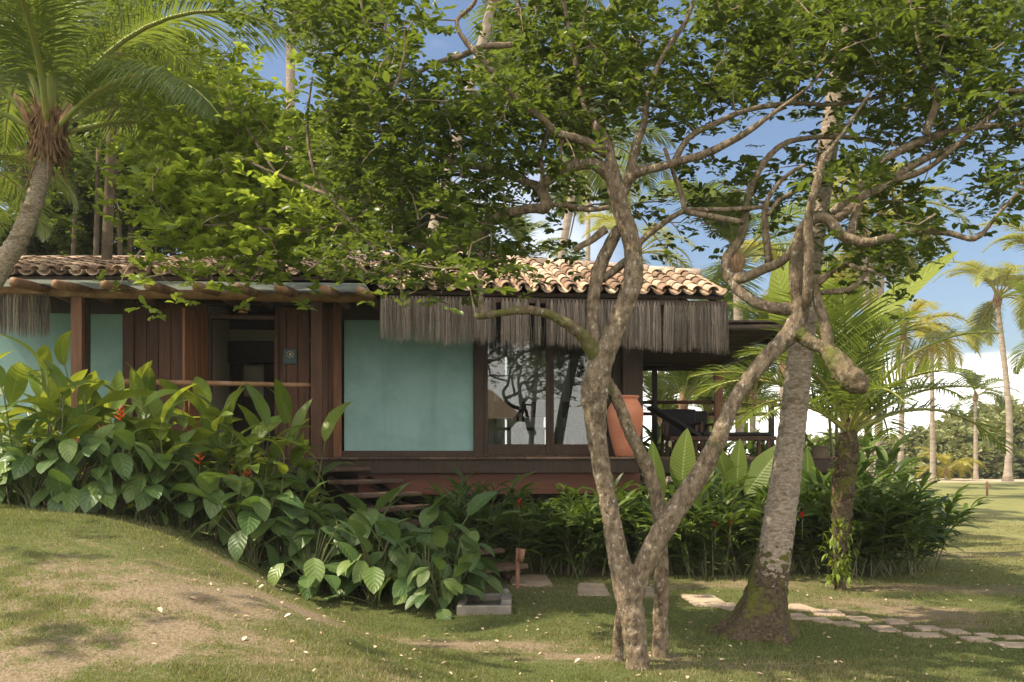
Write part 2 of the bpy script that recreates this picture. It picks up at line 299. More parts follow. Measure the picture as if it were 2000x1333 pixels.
M['straw'] = mat('dry_palm_straw', (0.15, 0.12, 0.098), 0.85, rcol=(0.40, 0.335, 0.28), rnd=0.35, spec=0.2, transl=0.1, tcol=(0.3, 0.22, 0.15))
M['terra'] = mat('terracotta', (0.50, 0.175, 0.095), 0.75, col2=(0.60, 0.25, 0.15), col3=(0.33, 0.15, 0.10), s3=5, t3=(.56, .75), scale=2.5, bump=0.25, bscale=14, spec=0.25)
M['stone'] = mat('sandstone_slab', (0.47, 0.355, 0.255), 0.9, col2=(0.30, 0.23, 0.17), scale=4, bump=0.9, bscale=14, spec=0.2, rnd=0.12, col3=(0.22, 0.19, 0.13), s3=3, t3=(0.55, 0.75))
M['basin_dark'] = mat('dark_basin_bottom', (0.085, 0.072, 0.055), 0.6, col2=(0.05, 0.042, 0.03), scale=12, bump=.3)  # basin bottom, darker than the rim
M['conc'] = mat('weathered_concrete', (0.25, 0.225, 0.19), 0.9, col2=(0.15, 0.135, 0.11), scale=6, bump=0.5, bscale=30, spec=0.2)
M['rust'] = mat('rusty_metal', (0.30, 0.15, 0.10), 0.7, col2=(0.20, 0.09, 0.05), scale=9, bump=0.2, bscale=50)
M['brass'] = mat('aged_brass', (0.55, 0.30, 0.10), 0.4, metallic=0.8, col2=(0.35, 0.18, 0.07), scale=8)
M['shade'] = mat('cream_lamp_shade', (0.62, 0.48, 0.28), 0.6)
M['cream'] = mat('cream_plaster', (0.62, 0.55, 0.44), 0.9, bump=0.1)
M['white'] = mat('white_cloth', (0.75, 0.73, 0.68), 0.9, rnd=0.05, transl=0.5, tcol=(.85, .83, .78))
M['slate'] = mat('slate_plaque', (0.075, 0.115, 0.12), 0.6, col2=(0.05, 0.08, 0.085), scale=9, bump=0.2)
M['shell'] = mat('shell_inlay', (0.62, 0.50, 0.38), 0.6)
M['black'] = mat('black_fabric', (0.016, 0.015, 0.015), 0.8)
M['reed'] = mat('reed_ceiling', (0.10, 0.062, 0.035), 0.8, rnd=0.35, col2=(0.05, 0.032, 0.02), scale=4, stretch=(0.4, 6, 6))
M['dead'] = mat('dead_leaf', (0.36, 0.24, 0.15), 0.8, rcol=(0.55, 0.42, 0.30), rnd=0.3)
M['blade'] = mat('grass_blade', (0.070, 0.100, 0.026), 0.6, rcol=(0.28, 0.225, 0.125), rnd=0.0, spec=0.3, transl=0.3, tcol=(0.42, 0.45, 0.06))
def glassmat(name, rough=0.0, tint=(1, 1, 1), refl=1.0):
    m = bpy.data.materials.new(name); m.use_nodes = True; t = m.node_tree; ns = t.nodes; L = t.links; ns.remove(ns['Principled BSDF'])
    g = ns.new('ShaderNodeBsdfGlossy'); g.inputs['Roughness'].default_value = rough; tr = ns.new('ShaderNodeBsdfTransparent'); tr.inputs['Color'].default_value = (*tint, 1)
    fr = ns.new('ShaderNodeFresnel'); fr.inputs['IOR'].default_value = 1.5
    mu = ns.new('ShaderNodeMath'); mu.operation = 'MULTIPLY'; mu.inputs[1].default_value = 2.0 * refl; mu.use_clamp = True; L.new(fr.outputs[0], mu.inputs[0])
    ms = ns.new('ShaderNodeMixShader'); L.new(mu.outputs[0], ms.inputs[0]); L.new(tr.outputs[0], ms.inputs[1]); L.new(g.outputs[0], ms.inputs[2]); L.new(ms.outputs[0], ns['Material Output'].inputs['Surface']); return m
M['glass'] = glassmat('window_glass', 0.0, (0.62, 0.66, 0.63), 1.25)
M['dusty'] = mat('dusty_canopy_glass', (0.46, 0.47, 0.43), 0.3, col2=(0.32, 0.33, 0.30), scale=2.5, transl=0.6, tcol=(0.62, 0.66, 0.62), spec=0.5)
def ground_mat():
    m = bpy.data.materials.new('lawn'); m.use_nodes = True; t = m.node_tree; ns = t.nodes; L = t.links; b = ns['Principled BSDF']
    tcn = ns.new('ShaderNodeTexCoord')
    def noise(sc, det=6, r=0.65):
        n = ns.new('ShaderNodeTexNoise'); n.inputs['Scale'].default_value = sc; n.inputs['Detail'].default_value = det; n.inputs['Roughness'].default_value = r; L.new(tcn.outputs['Object'], n.inputs['Vector']); return n.outputs['Fac']
    def mixc(fac, a, c):
        x = ns.new('ShaderNodeMix'); x.data_type = 'RGBA'
        for i, v in ((0, fac), (6, a), (7, c)):
            if hasattr(v, 'links'): L.new(v, x.inputs[i])
            else: x.inputs[i].default_value = (*v, 1)
        return x.outputs[2]
    def rng(v, a, c, lo=0, hi=1):
        r = ns.new('ShaderNodeMapRange'); r.inputs['From Min'].default_value = a; r.inputs['From Max'].default_value = c; r.inputs['To Min'].default_value = lo; r.inputs['To Max'].default_value = hi; L.new(v, r.inputs['Value']); return r.outputs[0]
    at = ns.new('ShaderNodeAttribute'); at.attribute_name = 'luv'; sp = ns.new('ShaderNodeSeparateXYZ'); L.new(at.outputs['Vector'], sp.inputs[0])
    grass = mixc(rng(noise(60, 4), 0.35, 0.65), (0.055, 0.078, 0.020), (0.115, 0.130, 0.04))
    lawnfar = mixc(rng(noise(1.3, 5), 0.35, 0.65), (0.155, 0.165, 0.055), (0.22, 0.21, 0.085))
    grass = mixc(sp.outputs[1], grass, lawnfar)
    soil = mixc(rng(noise(35, 5), 0.35, 0.65), (0.15, 0.11, 0.07), (0.26, 0.20, 0.135))
    ad = ns.new('ShaderNodeMath'); ad.operation = 'ADD'; L.new(sp.outputs[0], ad.inputs[0]); L.new(rng(noise(9, 6, 0.75), 0.3, 0.7, -0.35, 0.35), ad.inputs[1])
    c = mixc(rng(ad.outputs[0], 0.35, 0.7), grass, soil)
    sand = mixc(rng(noise(0.8, 5), 0.3, 0.7), (0.46, 0.37, 0.28), (0.56, 0.47, 0.37))
    c = mixc(sp.outputs[2], c, sand)
    L.new(c, b.inputs['Base Color']); b.inputs['Roughness'].default_value = 0.95; b.inputs['Specular IOR Level'].default_value = 0.15
    bn = ns.new('ShaderNodeBump'); bn.inputs['Strength'].default_value = 0.8; bn.inputs['Distance'].default_value = 0.02; L.new(noise(45, 5), bn.inputs['Height']); L.new(bn.outputs[0], b.inputs['Normal'])
    return m
# ---------------------------------------------------------------- ground
def dryness(X, Y):
    """worn and dry patches of the lawn, 0 green .. 1 bare"""
    k = np.zeros_like(X)
    for (px, py, rx, ry, a) in DRY:
        c = P0[(px, py)]; k = np.maximum(k, a * np.exp(-(((X - c[0]) / rx) ** 2 + ((Y - c[1]) / ry) ** 2)))
    n = 0.5 + 0.2 * np.sin(X * 2.1 + np.sin(Y * 1.7) * 1.4) + 0.2 * np.sin(Y * 2.9 + np.sin(X * 2.3)) + 0.22 * np.sin(X * 6.3 + 2.1 * np.sin(Y * 4.1)) * np.sin(Y * 7.7 + 1.9 * np.sin(X * 3.7)) + 0.15 * np.sin(X * 15 + 3 * np.sin(Y * 9)) * np.sin(Y * 17 + 2 * np.sin(X * 11))
    return np.clip(k * (0.35 + 1.1 * n) + 0.28 * n - .04, 0, 1)
DRY = [(150, 1160, 1.4, 1.0, 0.85), (330, 1250, 1.2, 0.5, 0.8), (60, 1290, 1.4, 0.5, 0.6), (100, 1060, 1.5, 1.0, 0.25), (700, 1310, 1.3, 0.35, 0.45), (560, 1180, 0.7, 0.5, 0.6), (700, 1235, 0.9, 0.35, 0.95), (900, 1262, 1.2, 0.3, 0.95), (1150, 1285, 0.8, 0.25, 0.8), (450, 1110, 0.55, 0.5, 0.9),
       (1330, 1280, 0.6, 0.5, 0.55), (1700, 1190, 1.1, 0.7, 0.85), (1500, 1300, 0.6, 0.3, 0.5), (1820, 1150, 1.6, 0.5, 0.7), (1950, 1085, 1.8, 1.0, 0.5), (1650, 1320, 0.6, 0.25, 0.4), (1950, 1215, 1.2, 0.5, 0.35), (1500, 1140, 3.5, 0.45, 0.6), (1150, 1115, 2.0, 0.4, 0.6)]
P0 = {(a, b): G(a, b) for a, b, *_ in DRY}
xs = np.concatenate([-np.geomspace(600, 9, 22), np.linspace(-8.8, 12, 190), np.geomspace(12.5, 600, 22)])
ys = np.concatenate([np.linspace(-400, -10, 8), np.linspace(-8, 1.5, 16), np.linspace(1.8, 17, 150), np.geomspace(17.5, 1200, 36)])
XX, YY = np.meshgrid(xs, ys, indexing='ij'); ZZ = gz(XX, YY); g = MB()
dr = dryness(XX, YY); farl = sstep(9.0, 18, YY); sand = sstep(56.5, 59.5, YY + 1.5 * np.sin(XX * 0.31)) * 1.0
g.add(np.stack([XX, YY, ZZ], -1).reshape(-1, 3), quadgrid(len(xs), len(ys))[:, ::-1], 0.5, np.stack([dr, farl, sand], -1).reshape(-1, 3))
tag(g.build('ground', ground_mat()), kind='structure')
SLABS = []
# grass blades over the near lawn (uncountable)
def grass():
    n = 880000; Y = 4.3 + (27 - 4.3) * rs.rand(n) ** 1.9; X = (rs.rand(n) - .5) * (1.12 * Y + 1.6)
    keep = np.ones(n, bool)
    d = dryness(X, Y) + 0.25 * (rs.rand(n) - .5); keep &= rs.rand(n) > np.clip((d - 0.3) * 1.4, 0, 0.85)
    keep &= ~((Y > 12.9) & (X < 4.9)); keep &= rs.rand(n) < sstep(27.5, 16, Y)
    for (cx, cy, w_, d_, ro_) in SLABS:
        cc, ss = math.cos(ro_), math.sin(ro_); a_ = (X - cx) * cc + (Y - cy) * ss; b_ = -(X - cx) * ss + (Y - cy) * cc; keep &= ~((np.abs(a_) < w_ * (.36 + .10 * np.sin(X * 31) * np.sin(Y * 23))) & (np.abs(b_) < d_ * (.38 + .07 * np.sin(X * 27 + 1))))
    X = X[keep]; Y = Y[keep]; d = d[keep]; n = len(X)
    pn = 0.5 + 0.5 * np.sin(X * 1.7 + 1.3 * np.sin(Y * 1.1)) * np.sin(Y * 2.3 + np.sin(X))
    tf = 0.5 + 0.5 * np.sin(X * 9.1 + 2 * np.sin(Y * 6.3)) * np.sin(Y * 8.7 + 1.7 * np.sin(X * 5.1)); h = (0.012 + 0.020 * rs.rand(n)) * (0.55 + 0.5 * pn + 0.8 * tf ** 3) * (1 + 1.2 * (rs.rand(n) < .02)) * (1 - 0.45 * np.clip(d, 0, 1)); w = 0.0018 + 0.0016 * rs.rand(n) + 0.00022 * Y
    a = rs.rand(n) * 2 * np.pi; lean = 0.9 * rs.rand(n); la = rs.rand(n) * 2 * np.pi
    Z = gz(X, Y) - 0.003
    c = np.stack([X, Y, Z], 1); dx = np.stack([np.cos(a) * w, np.sin(a) * w, np.zeros(n)], 1)
    tip = c + np.stack([np.cos(la) * lean * h, np.sin(la) * lean * h, h], 1)
    V = np.stack([c - dx, c + dx, tip], 1).reshape(-1, 3); Fc = np.arange(3 * n).reshape(-1, 3)
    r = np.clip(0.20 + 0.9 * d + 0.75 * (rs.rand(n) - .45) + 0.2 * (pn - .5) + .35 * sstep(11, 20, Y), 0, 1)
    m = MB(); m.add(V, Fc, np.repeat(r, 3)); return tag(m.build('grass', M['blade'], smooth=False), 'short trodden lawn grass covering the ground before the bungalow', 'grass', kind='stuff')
# ---------------------------------------------------------------- leaf templates
def leaf_tpl(L, Wd, fold=0.25, droop=0.3, nu=7, nv=5, shape=1.0, wave=0.0, pet=0.0, tipp=1.0, split=0.0):
    """leaf along +Y, face +Z; shape<1 widest near the base, >1 near the tip"""
    t = np.linspace(0, 1, nu); v = np.linspace(-1, 1, nv)
    w = np.sin(np.pi * t ** shape) ** 0.75; w = np.maximum(w, 0.02); w[-1] = 0.01; 
    T_, V_ = np.meshgrid(t, v, indexing='ij'); W_ = w[:, None] * Wd / 2 * V_
    ang = droop * T_; y = np.cumsum(np.concatenate([[0], np.cos(droop * (t[1:] + t[:-1]) / 2) / (nu - 1)])) * L
    z = -np.cumsum(np.concatenate([[0], np.sin(droop * (t[1:] + t[:-1]) / 2) / (nu - 1)])) * L
    Zc = z[:, None] + np.abs(W_) * fold + wave * L * np.sin(T_ * 17 + V_ * 2) * np.abs(V_) * w[:, None]
    V = np.stack([W_, np.repeat(y[:, None], nv, 1), Zc], -1).reshape(-1, 3)
    U = np.stack([T_, V_, T_ * 0], -1).reshape(-1, 3)
    return V, quadgrid(nu, nv)[:, ::-1], U
def frame(dirv, up, roll=None):
    """rows->matrices whose Y is dirv and Z near up"""
    d = dirv / (np.linalg.norm(dirv, axis=1)[:, None] + 1e-9); x = np.cross(d, up); x /= np.linalg.norm(x, axis=1)[:, None] + 1e-9; z = np.cross(x, d)
    if roll is not None:
        c = np.cos(roll)[:, None]; s_ = np.sin(roll)[:, None]; x, z = x * c + z * s_, z * c - x * s_
    return np.stack([x, d, z], 2)
UPV = lambda n: np.tile(np.array([[0, 0, 1.0]]), (n, 1))
small = (np.array([[0, 0, 0], [-.30, .45, .07], [0, .4, -.02], [.30, .45, .07], [-.27, .8, .03], [0, .78, -.05], [.27, .8, .03], [0, 1.0, -.12]], float) * np.array([0.76, 1, 1]),
         np.array([[0, 2, 1], [0, 3, 2], [1, 2, 5], [1, 5, 4], [2, 3, 6], [2, 6, 5], [4, 5, 7], [5, 6, 7]]), np.zeros((8, 3)))
def sprigs(mb, C, size, nl=9, sprigl=0.28, upb=0.5, lr=0.0, rb=None, aim=None):
    """whorled leafy sprigs at points C; leaves of length `size`"""
    n = len(C)
    az = rs.rand(n) * 2 * np.pi; el = (rs.rand(n) - 0.25) * 1.3
    ax = np.stack([np.cos(az) * np.cos(el), np.sin(az) * np.cos(el), np.sin(el)], 1)
    if aim is not None: ax = ax + aim; ax /= np.linalg.norm(ax, axis=1)[:, None]
    side = np.cross(ax, UPV(n)); side /= np.linalg.norm(side, axis=1)[:, None] + 1e-9
    base = rs.rand(n) if rb is None else rb
    size = size * (.72 + .62 * rs.rand(n))
    for i in range(nl):
        t = i / (nl - 1); sg = 1 if i % 2 else -1
        o = C + ax * (t * sprigl)[..., None] if np.ndim(t) else C + ax * (t * sprigl)
        d = side * sg * (1.0 - 0.65 * t) + ax * (0.45 + 0.8 * t) + (rs.rand(n, 3) - .5) * 0.7 + np.array([0, 0, -0.12])
        up = UPV(n) * 1.0 + (rs.rand(n, 3) - .5) * 1.3
        Mx = frame(d, up) * (size * (0.65 + 0.6 * rs.rand(n)))[:, None, None]
        mb.inst(small, Mx, o, np.clip(base + 0.5 * (rs.rand(n) - .5) + lr, 0, 1))
def crom(pts, k=5):
    pts = np.asarray(pts, float); p = np.concatenate([[2 * pts[0] - pts[1]], pts, [2 * pts[-1] - pts[-2]]]); out = []
    for i in range(1, len(p) - 2):
        for t in np.linspace(0, 1, k, endpoint=False):
            a, b, c, d = p[i - 1], p[i], p[i + 1], p[i + 2]
            out.append(0.5 * ((2 * b) + (-a + c) * t + (2 * a - 5 * b + 4 * c - d) * t * t + (-a + 3 * b - 3 * c + d) * t ** 3))
    out.append(pts[-1]); return np.array(out)
# ================================================================ HOUSE
ROT = math.radians(6.5); c_, s_ = math.cos(ROT), math.sin(ROT); Y0 = 15.2
def HP(u, v, z): return np.array([u * c_ + v * s_, Y0 + u * s_ - v * c_, z])       # facade frame: u along, v towards viewer
def hu(px, v=0.0):
    k = (px - 1000) / F; return (k * (Y0 - v * c_) - v * s_) / (c_ - k * s_)
def hz(px, py, v=0.0):
    u = hu(px, v); return CH + (HZ - py) / F * (Y0 + u * s_ - v * c_)
DECK = 1.54
house = thing('bungalow', (0, Y0, 0), 'single storey dark timber bungalow on stilts with clay tile roof and teal plaster panels', 'bungalow')
def hbox(mb, px0, px1, z0, z1, v0, v1, bev=0.004, vref=None, rnd=None):
    vr = max(v0, v1) if vref is None else vref
    u0, u1 = hu(px0, vr), hu(px1, vr); c = HP((u0 + u1) / 2, (v0 + v1) / 2, (z0 + z1) / 2)
    mb.box(c, (u1 - u0, abs(v1 - v0), z1 - z0), rot=ROT, bev=bev, rnd=rnd); return mb
def hpart(name, m, *boxes, label=None, smooth=False, **k):
    b = MB()
    for x in boxes: hbox(b, *x, **k)
    o = b.build(name, M[m], house, smooth=smooth)
    if label: o['label'] = label
    return o
ZT = hz(800, 627)                    # top of wall panels
EAVE_V = 0.95
# deck + floor
db = MB(); u0, u1 = hu(-120, .9), hu(1252, .9)
for i, u in enumerate(np.arange(u0, u1, 0.14)):
    db.box(HP(u + 0.068, 0.45, DECK - 0.017), (0.134, 0.93, 0.034), rot=ROT, bev=0.004)
db.build('deck', M['deckw'], house, smooth=False)
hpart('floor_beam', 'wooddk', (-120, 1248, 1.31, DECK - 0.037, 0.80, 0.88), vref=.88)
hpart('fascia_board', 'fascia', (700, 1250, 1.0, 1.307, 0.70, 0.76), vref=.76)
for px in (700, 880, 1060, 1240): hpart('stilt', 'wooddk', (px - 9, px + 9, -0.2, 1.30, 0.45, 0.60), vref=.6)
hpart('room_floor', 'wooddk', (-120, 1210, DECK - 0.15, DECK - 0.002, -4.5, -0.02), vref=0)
# plaster panels, set in timber frames
hpart('plaster_panel', 'teal', (672, 925, DECK + 0.09, ZT, -0.10, 0.0), label='large teal plaster panel right of the doorway')
hpart('plaster_panel', 'teal', (-120, 240, 1.0, hz(100, 612), -0.10, 0.0), label='teal plaster panel left of the doorway')
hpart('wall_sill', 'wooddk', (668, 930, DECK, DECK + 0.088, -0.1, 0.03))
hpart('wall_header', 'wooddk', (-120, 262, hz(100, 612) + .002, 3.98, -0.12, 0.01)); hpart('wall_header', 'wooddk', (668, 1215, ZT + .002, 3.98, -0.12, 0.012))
# timber plank walls
def planks(a, b, z0, z1, w, m='wood', v=0.0):
    mb = MB(); n = max(1, round((hu(b, v) - hu(a, v)) / w)); us = np.linspace(hu(a, v), hu(b, v), n + 1)
    for i in range(n):
        mb.box(HP((us[i] + us[i + 1]) / 2, v - 0.03 + rs.rand() * .004, (z0 + z1) / 2), (us[i + 1] - us[i] - 0.006, 0.05, z1 - z0), rot=ROT, bev=0.005)
    mb.build('plank_wall', M[m], house, smooth=False)
ZP = hz(450, 597)
planks(262, 405, DECK, ZP, 0.17); planks(537, 604, DECK, ZP, 0.17); planks(630, 652, DECK, ZP, 0.10)
hpart('wall_header', 'wooddk', (263, 660, ZP + .002, 3.98, -0.12, 0.03))
hpart('corner_post', 'woodor', (651, 667, DECK, 3.9, -0.10, 0.05))
hpart('wall_post', 'wood', (241, 261, DECK - .2, 3.9, -0.10, 0.06))
# door
zd = hz(470, 624)
hpart('door_frame', 'wood', (404, 412, DECK, zd + .06, -0.08, 0.05), (536, 543, DECK, zd + .06, -0.08, 0.05), (412.5, 535.5, zd, zd + 0.055, -0.08, 0.05), (543.5, 600, ZP - .10, ZP - .03, 0.0, 0.03))
door = MB(); u_h = hu(404, .05); dl = 0.62; aa = math.radians(118)
dd = np.array([math.cos(-aa + math.pi) * -1, 0]); 
ddir = np.array([-0.36, 1.0]); ddir /= np.linalg.norm(ddir)      # opened outward: along u,v
cpt = HP(u_h + ddir[0] * dl / 2, 0.06 + ddir[1] * dl / 2, (DECK + zd + .1) / 2)
drot = ROT + math.atan2(-ddir[1], ddir[0])
for k in range(4):
    f = (k + .5) / 4; cp = HP(u_h + ddir[0] * dl * f, 0.06 + ddir[1] * dl * f, (DECK + zd + .08) / 2)
    door.box(cp, (dl / 4 - .006, 0.04, zd + .06 - DECK), rot=drot, bev=0.005)
do = door.build('door', M['woodor'], house, smooth=False); do['label'] = 'timber door leaf standing open outward'
dh = MB(); e = HP(u_h + ddir[0] * (dl - .06), 0.06 + ddir[1] * (dl - .06), 0)
dh.tube([e + [0.045, -0.01, DECK + 1.10], e + [0.05, -0.01, DECK + .4]], 0.014, 8); hd = dh.build('handle', M['brass'], do)
# interior (seen through the door and the glass)
hpart('room_ceiling', 'wooddk', (-120, 1210, 3.985, 4.03, -4.5, 0.0), vref=0)
zc = 3.98
bw = MB(); hbox(bw, -120, 930, DECK, zc, -4.6, -4.5, vref=0); hbox(bw, 930.2, 1210, 3.5, zc, -4.6, -4.5, vref=0); hbox(bw, 930.2, 1210, DECK - .1, DECK + .12, -4.6, -4.5, vref=0); bw.build('back_wall', M['cream'], house, smooth=False)
iw = MB(); 
for px in (395, 660, 938):
    iw.box(HP(hu(px), -2.3, (DECK + zc) / 2), (0.08, 4.4, zc - DECK), rot=ROT, rnd=.5)
iw.build('partition_wall', M['cream'], house, smooth=False)
ew = MB(); ew.box(HP(hu(-120), -2.25, (DECK + zc) / 2), (0.1, 4.5, zc - DECK), rot=ROT); ew.box(HP(hu(1212), -2.25, (DECK + zc) / 2), (0.1, 4.5, zc - DECK), rot=ROT); ew.build('end_wall', M['wooddk'], house, smooth=False)
def pxs(px, Yv, v): return hu(px, v)
hpart('room_beam', 'wooddk', (440, 560, hz(490, 710, -2.0), hz(490, 668, -2.0), -2.05, -1.95), vref=-2.0)
hpart('inner_wall_band', 'cream', (445, 560, hz(490, 667, -2.2), hz(490, 645, -2.2), -2.25, -2.15), vref=-2.2)
hpart('inner_wall', 'wooddk', (380, 475, DECK, hz(490, 668, -2.2), -2.25, -2.15), (516, 560, DECK, hz(490, 668, -2.2), -2.25, -2.15), (380, 560, hz(490, 644, -2.2), zc, -2.25, -2.15), vref=-2.2)
# glazed sliding doors
zg0, zg1 = hz(1000, 868), 3.86
hpart('door_post', 'wooddk', (926, 945, DECK, 3.9, -0.12, 0.06)); hpart('door_post', 'wooddk', (1197, 1213, DECK, 3.9, -0.12, 0.04))
for a, b, v in ((945, 1074, 0.02), (1074, 1197, -0.03)):
    fr = hpart('sliding_door', 'wooddk', (a, a + 8, DECK + .03, zg1, v - .03, v), (b - 8, b, DECK + .03, zg1, v - .03, v), (a + 8.2, b - 8.2, DECK + .03, zg0, v - .03, v), (a + 8.2, b - 8.2, zg1 - .07, zg1, v - .03, v))
    pm = MB(); hbox(pm, a + 8, b - 8, zg0 - .005, zg1 - .065, v - .018, v - .013, vref=v, bev=0); p_ = pm.build('pane', M['glass'], fr, smooth=False); 
    p_.parent = fr; p_.matrix_parent_inverse = fr.matrix_basis.inverted()
hpart('underfloor_dark_sheet', 'wooddk', (-160, 1245, -.3, 1.36, -3.1, -3.0), vref=0)  # dark sheet added so the space under the floor reads as shade
hpart('deck_sill', 'wooddk', (926, 1213, DECK, DECK + .028, -0.1, 0.05))
# open veranda corner pillar
hpart('veranda_pillar', 'wooddk', (1217, 1256, DECK - .2, 3.75, -0.25, 0.15))
# front posts
def zpx(px, py, v): return hz(px, py, v)
hpart('post', 'woodor', (138, 160, DECK - .6, hz(150, 579, .86), 0.72, 0.86), label='square front post left of the doorway')
hpart('post', 'wood', (607, 629, DECK - .03, hz(615, 584, .86), 0.72, 0.86), label='square front post right of the doorway')
hpart('post_dark_side', 'wooddk', (162, 172, DECK - .3, 3.72, 0.5, 0.62))  # dark strip along the right side of the left front post
# handrail
rl = MB(); rl.tube([HP(hu(238, .8), .8, hz(240, 746, .8)), HP(hu(420, .8), .8, hz(420, 749, .8)), HP(hu(607, .8), .8, hz(607, 753, .8))], [0.04, 0.036, 0.033], 10, wob=.08, rnd=.9)
rl.build('handrail', M['log'], house)
# pergola: long round beam, round rafters laid over it, dusty glass
bz0, bz1 = hz(0, 569, .82), hz(720, 584, .82)
pb = MB(); n = 16
pts = [HP(hu(a, .82), .82, bz0 + (bz1 - bz0) * (a / 720.0) + 0.008 * math.sin(a * .02)) for a in np.linspace(-60, 728, n)]
pb.tube(pts, 0.062 + 0.006 * rs.rand(n), 12, wob=.06, rnd=.9); pb.build('pergola_beam', M['log'], house)
ends = [(18, 545), (100, 549), (196, 550), (281, 552), (375, 553), (455, 555), (536, 557), (624, 560), (695, 562)]
for (ex, ey) in ends:
    pb = MB(); f = 1.075; bx_ = 987 + (ex - 987) / f; Yb = Y0 + hu(bx_, .82) * s_ - .82 * c_; Ye = Yb / f
    e = P(ex + 8, ey + 6, Ye); zb = bz0 + (bz1 - bz0) * bx_ / 720 + 0.045; r = P(bx_ + 8, 0, Yb); r[2] = zb
    d = (r - e); far = r + d * 0.9; far[2] = zb - 0.04
    pb.tube([e, e * .5 + r * .5, r, far], np.array([.060, .064, .062, .058]) * (0.95 + .15 * rs.rand()), 12, wob=.07, rnd=.35 + .5 * rs.rand()); pb.build('rafter', M['log'], house)
gl = MB()
gA = P(-40, 547, 13.0); gB = P(690, 549, 13.45); gC = P(748, 586, 14.75); gD = P(-40, 571, 14.0)
for q in (gA, gB): q[2] = 0
zg = 3.93
Ya, Yb_ = 12.95, 13.35
qa = np.array([P(-60, 0, Ya)[0], Ya, 3.865]); qb = np.array([P(712, 0, Yb_)[0], Yb_, 3.875]); qc = np.array([P(736, 0, 14.9)[0], 14.7, 3.90]); qd = np.array([P(-60, 0, 14.2)[0] * 1.0, 14.2, 3.90])
gl.slab([qa, qb, qc, qd], 0.010); gl.build('pergola_glass', M['dusty'], house, smooth=False)
# roofs -------------------------------------------------------------
def arc_tile(r0, r1, L, th=0.014, up=1, seg=7):
    a = np.linspace(0.05, np.pi - 0.05, seg); V = []; 
    for (rr, y, dz) in ((r0, 0, 0), (r1, L, 0)):
        for q in (0, th):
            for t in a: V.append([-(rr - q) * math.cos(t), y, up * (rr - q) * math.sin(t) * 0.92])
    V = np.array(V); Fc = []
    for j in range(seg - 1):
        Fc += [[j, j + 1, 2 * seg + j + 1, 2 * seg + j], [seg + j + 1, seg + j, 3 * seg + j, 3 * seg + j + 1], [j + 1, j, seg + j, seg + j + 1], [2 * seg + j, 2 * seg + j + 1, 3 * seg + j + 1, 3 * seg + j]]
    return V, np.array(Fc), np.zeros((len(V), 3))
PITCH = 0.34
def roof(O, U, Wn, length, slope_len, name, mat_under, lim=None, sp=0.232, shear=0):
    """O eave corner, U unit along eave, Wn unit up-slope"""
    O, U, Wn = map(np.array, (O, U, Wn)); nrm = np.cross(U, Wn); nrm /= np.linalg.norm(nrm)
    mb = MB(); cap = arc_tile(0.086, 0.070, 0.43, th=.011); ch = arc_tile(0.098, 0.082, 0.43, th=.011, up=-1)
    ncol = int(length / sp); step = 0.31
    rot = np.stack([np.cross(Wn, nrm), Wn, nrm], 1)
    for k, (tpl, off, lift) in enumerate(((ch, 0.5, 0.100), (cap, 0.0, 0.075))):
        Ms = []; Ts = []
        for i in range(ncol + 1):
            uu = (i + off) * sp
            if uu > length + .05: continue
            lm = slope_len if lim is None else lim(uu)
            for j in range(int(slope_len / step) + 1):
                w = j * step - 0.05
                if w + 0.1 > lm: continue
                dj = (rs.rand(3) - .5) * np.array([.016, .03, .008]); a = (rs.rand() - .5) * 0.06; cc, ss = math.cos(a), math.sin(a)
                tilt = 0.035; R = rot @ np.array([[cc, -ss, 0], [ss, cc, 0], [0, 0, 1]]) @ np.array([[1, 0, 0], [0, 1, tilt], [0, -tilt, 1]])
                Ms.append(R); Ts.append(O + U * (uu + dj[0]) + Wn * (w + dj[1]) + nrm * (lift + 0.012 + dj[2]))
        mb.inst(tpl, np.array(Ms), np.array(Ts), np.clip(rs.rand(len(Ts)) ** 1.2, 0, 1))
    o = mb.build(name, M['tile'], house)
    return o, nrm
# right roof
ez = 3.89; w2 = np.array([-s_, c_, PITCH]); w2 /= np.linalg.norm(w2)
uR0, uR1 = hu(735, EAVE_V), hu(1416, EAVE_V); LR = uR1 - uR0; SL = 3.0
uH = hu(955, EAVE_V) - uR0
limR = lambda u: SL if u < uH else SL - (SL - 1.62) * (u - uH) / (LR - uH)
ro, nR = roof(HP(uR0, EAVE_V, ez), (c_, s_, 0), w2, LR, SL, 'roof', None, lim=limR); ro['label'] = 'right roof slope of barrel tiles'
def rp(u, w, n=0.0): return HP(uR0 + u, EAVE_V, ez) + w2 * w + nR * n
ub = MB(); ub.slab([rp(-.05, .03, .0), rp(LR, .03, .0), rp(LR, limR(LR) - .03, .0), rp(-.05, SL, .0)], 0.05); ub.build('roof_board', M['wooddk'], house, smooth=False)
br = MB(); q0, q1, q2 = rp(-.05, SL, 0), rp(uH, SL, 0), rp(LR, 1.62, 0)
bd = np.array([-s_, c_, 0]) ; 
br.slab([q0 + bd * .0, q1, q1 + bd * 3.6 - [0, 0, 1.1], q0 + bd * 3.6 - [0, 0, 1.1]], .05); br.slab([q1, q2, q2 + bd * 3.2 - [0, 0, .75], q1 + bd * 3.6 - [0, 0, 1.1]], .05); br.build('rear_roof', M['tile'], house, smooth=False)
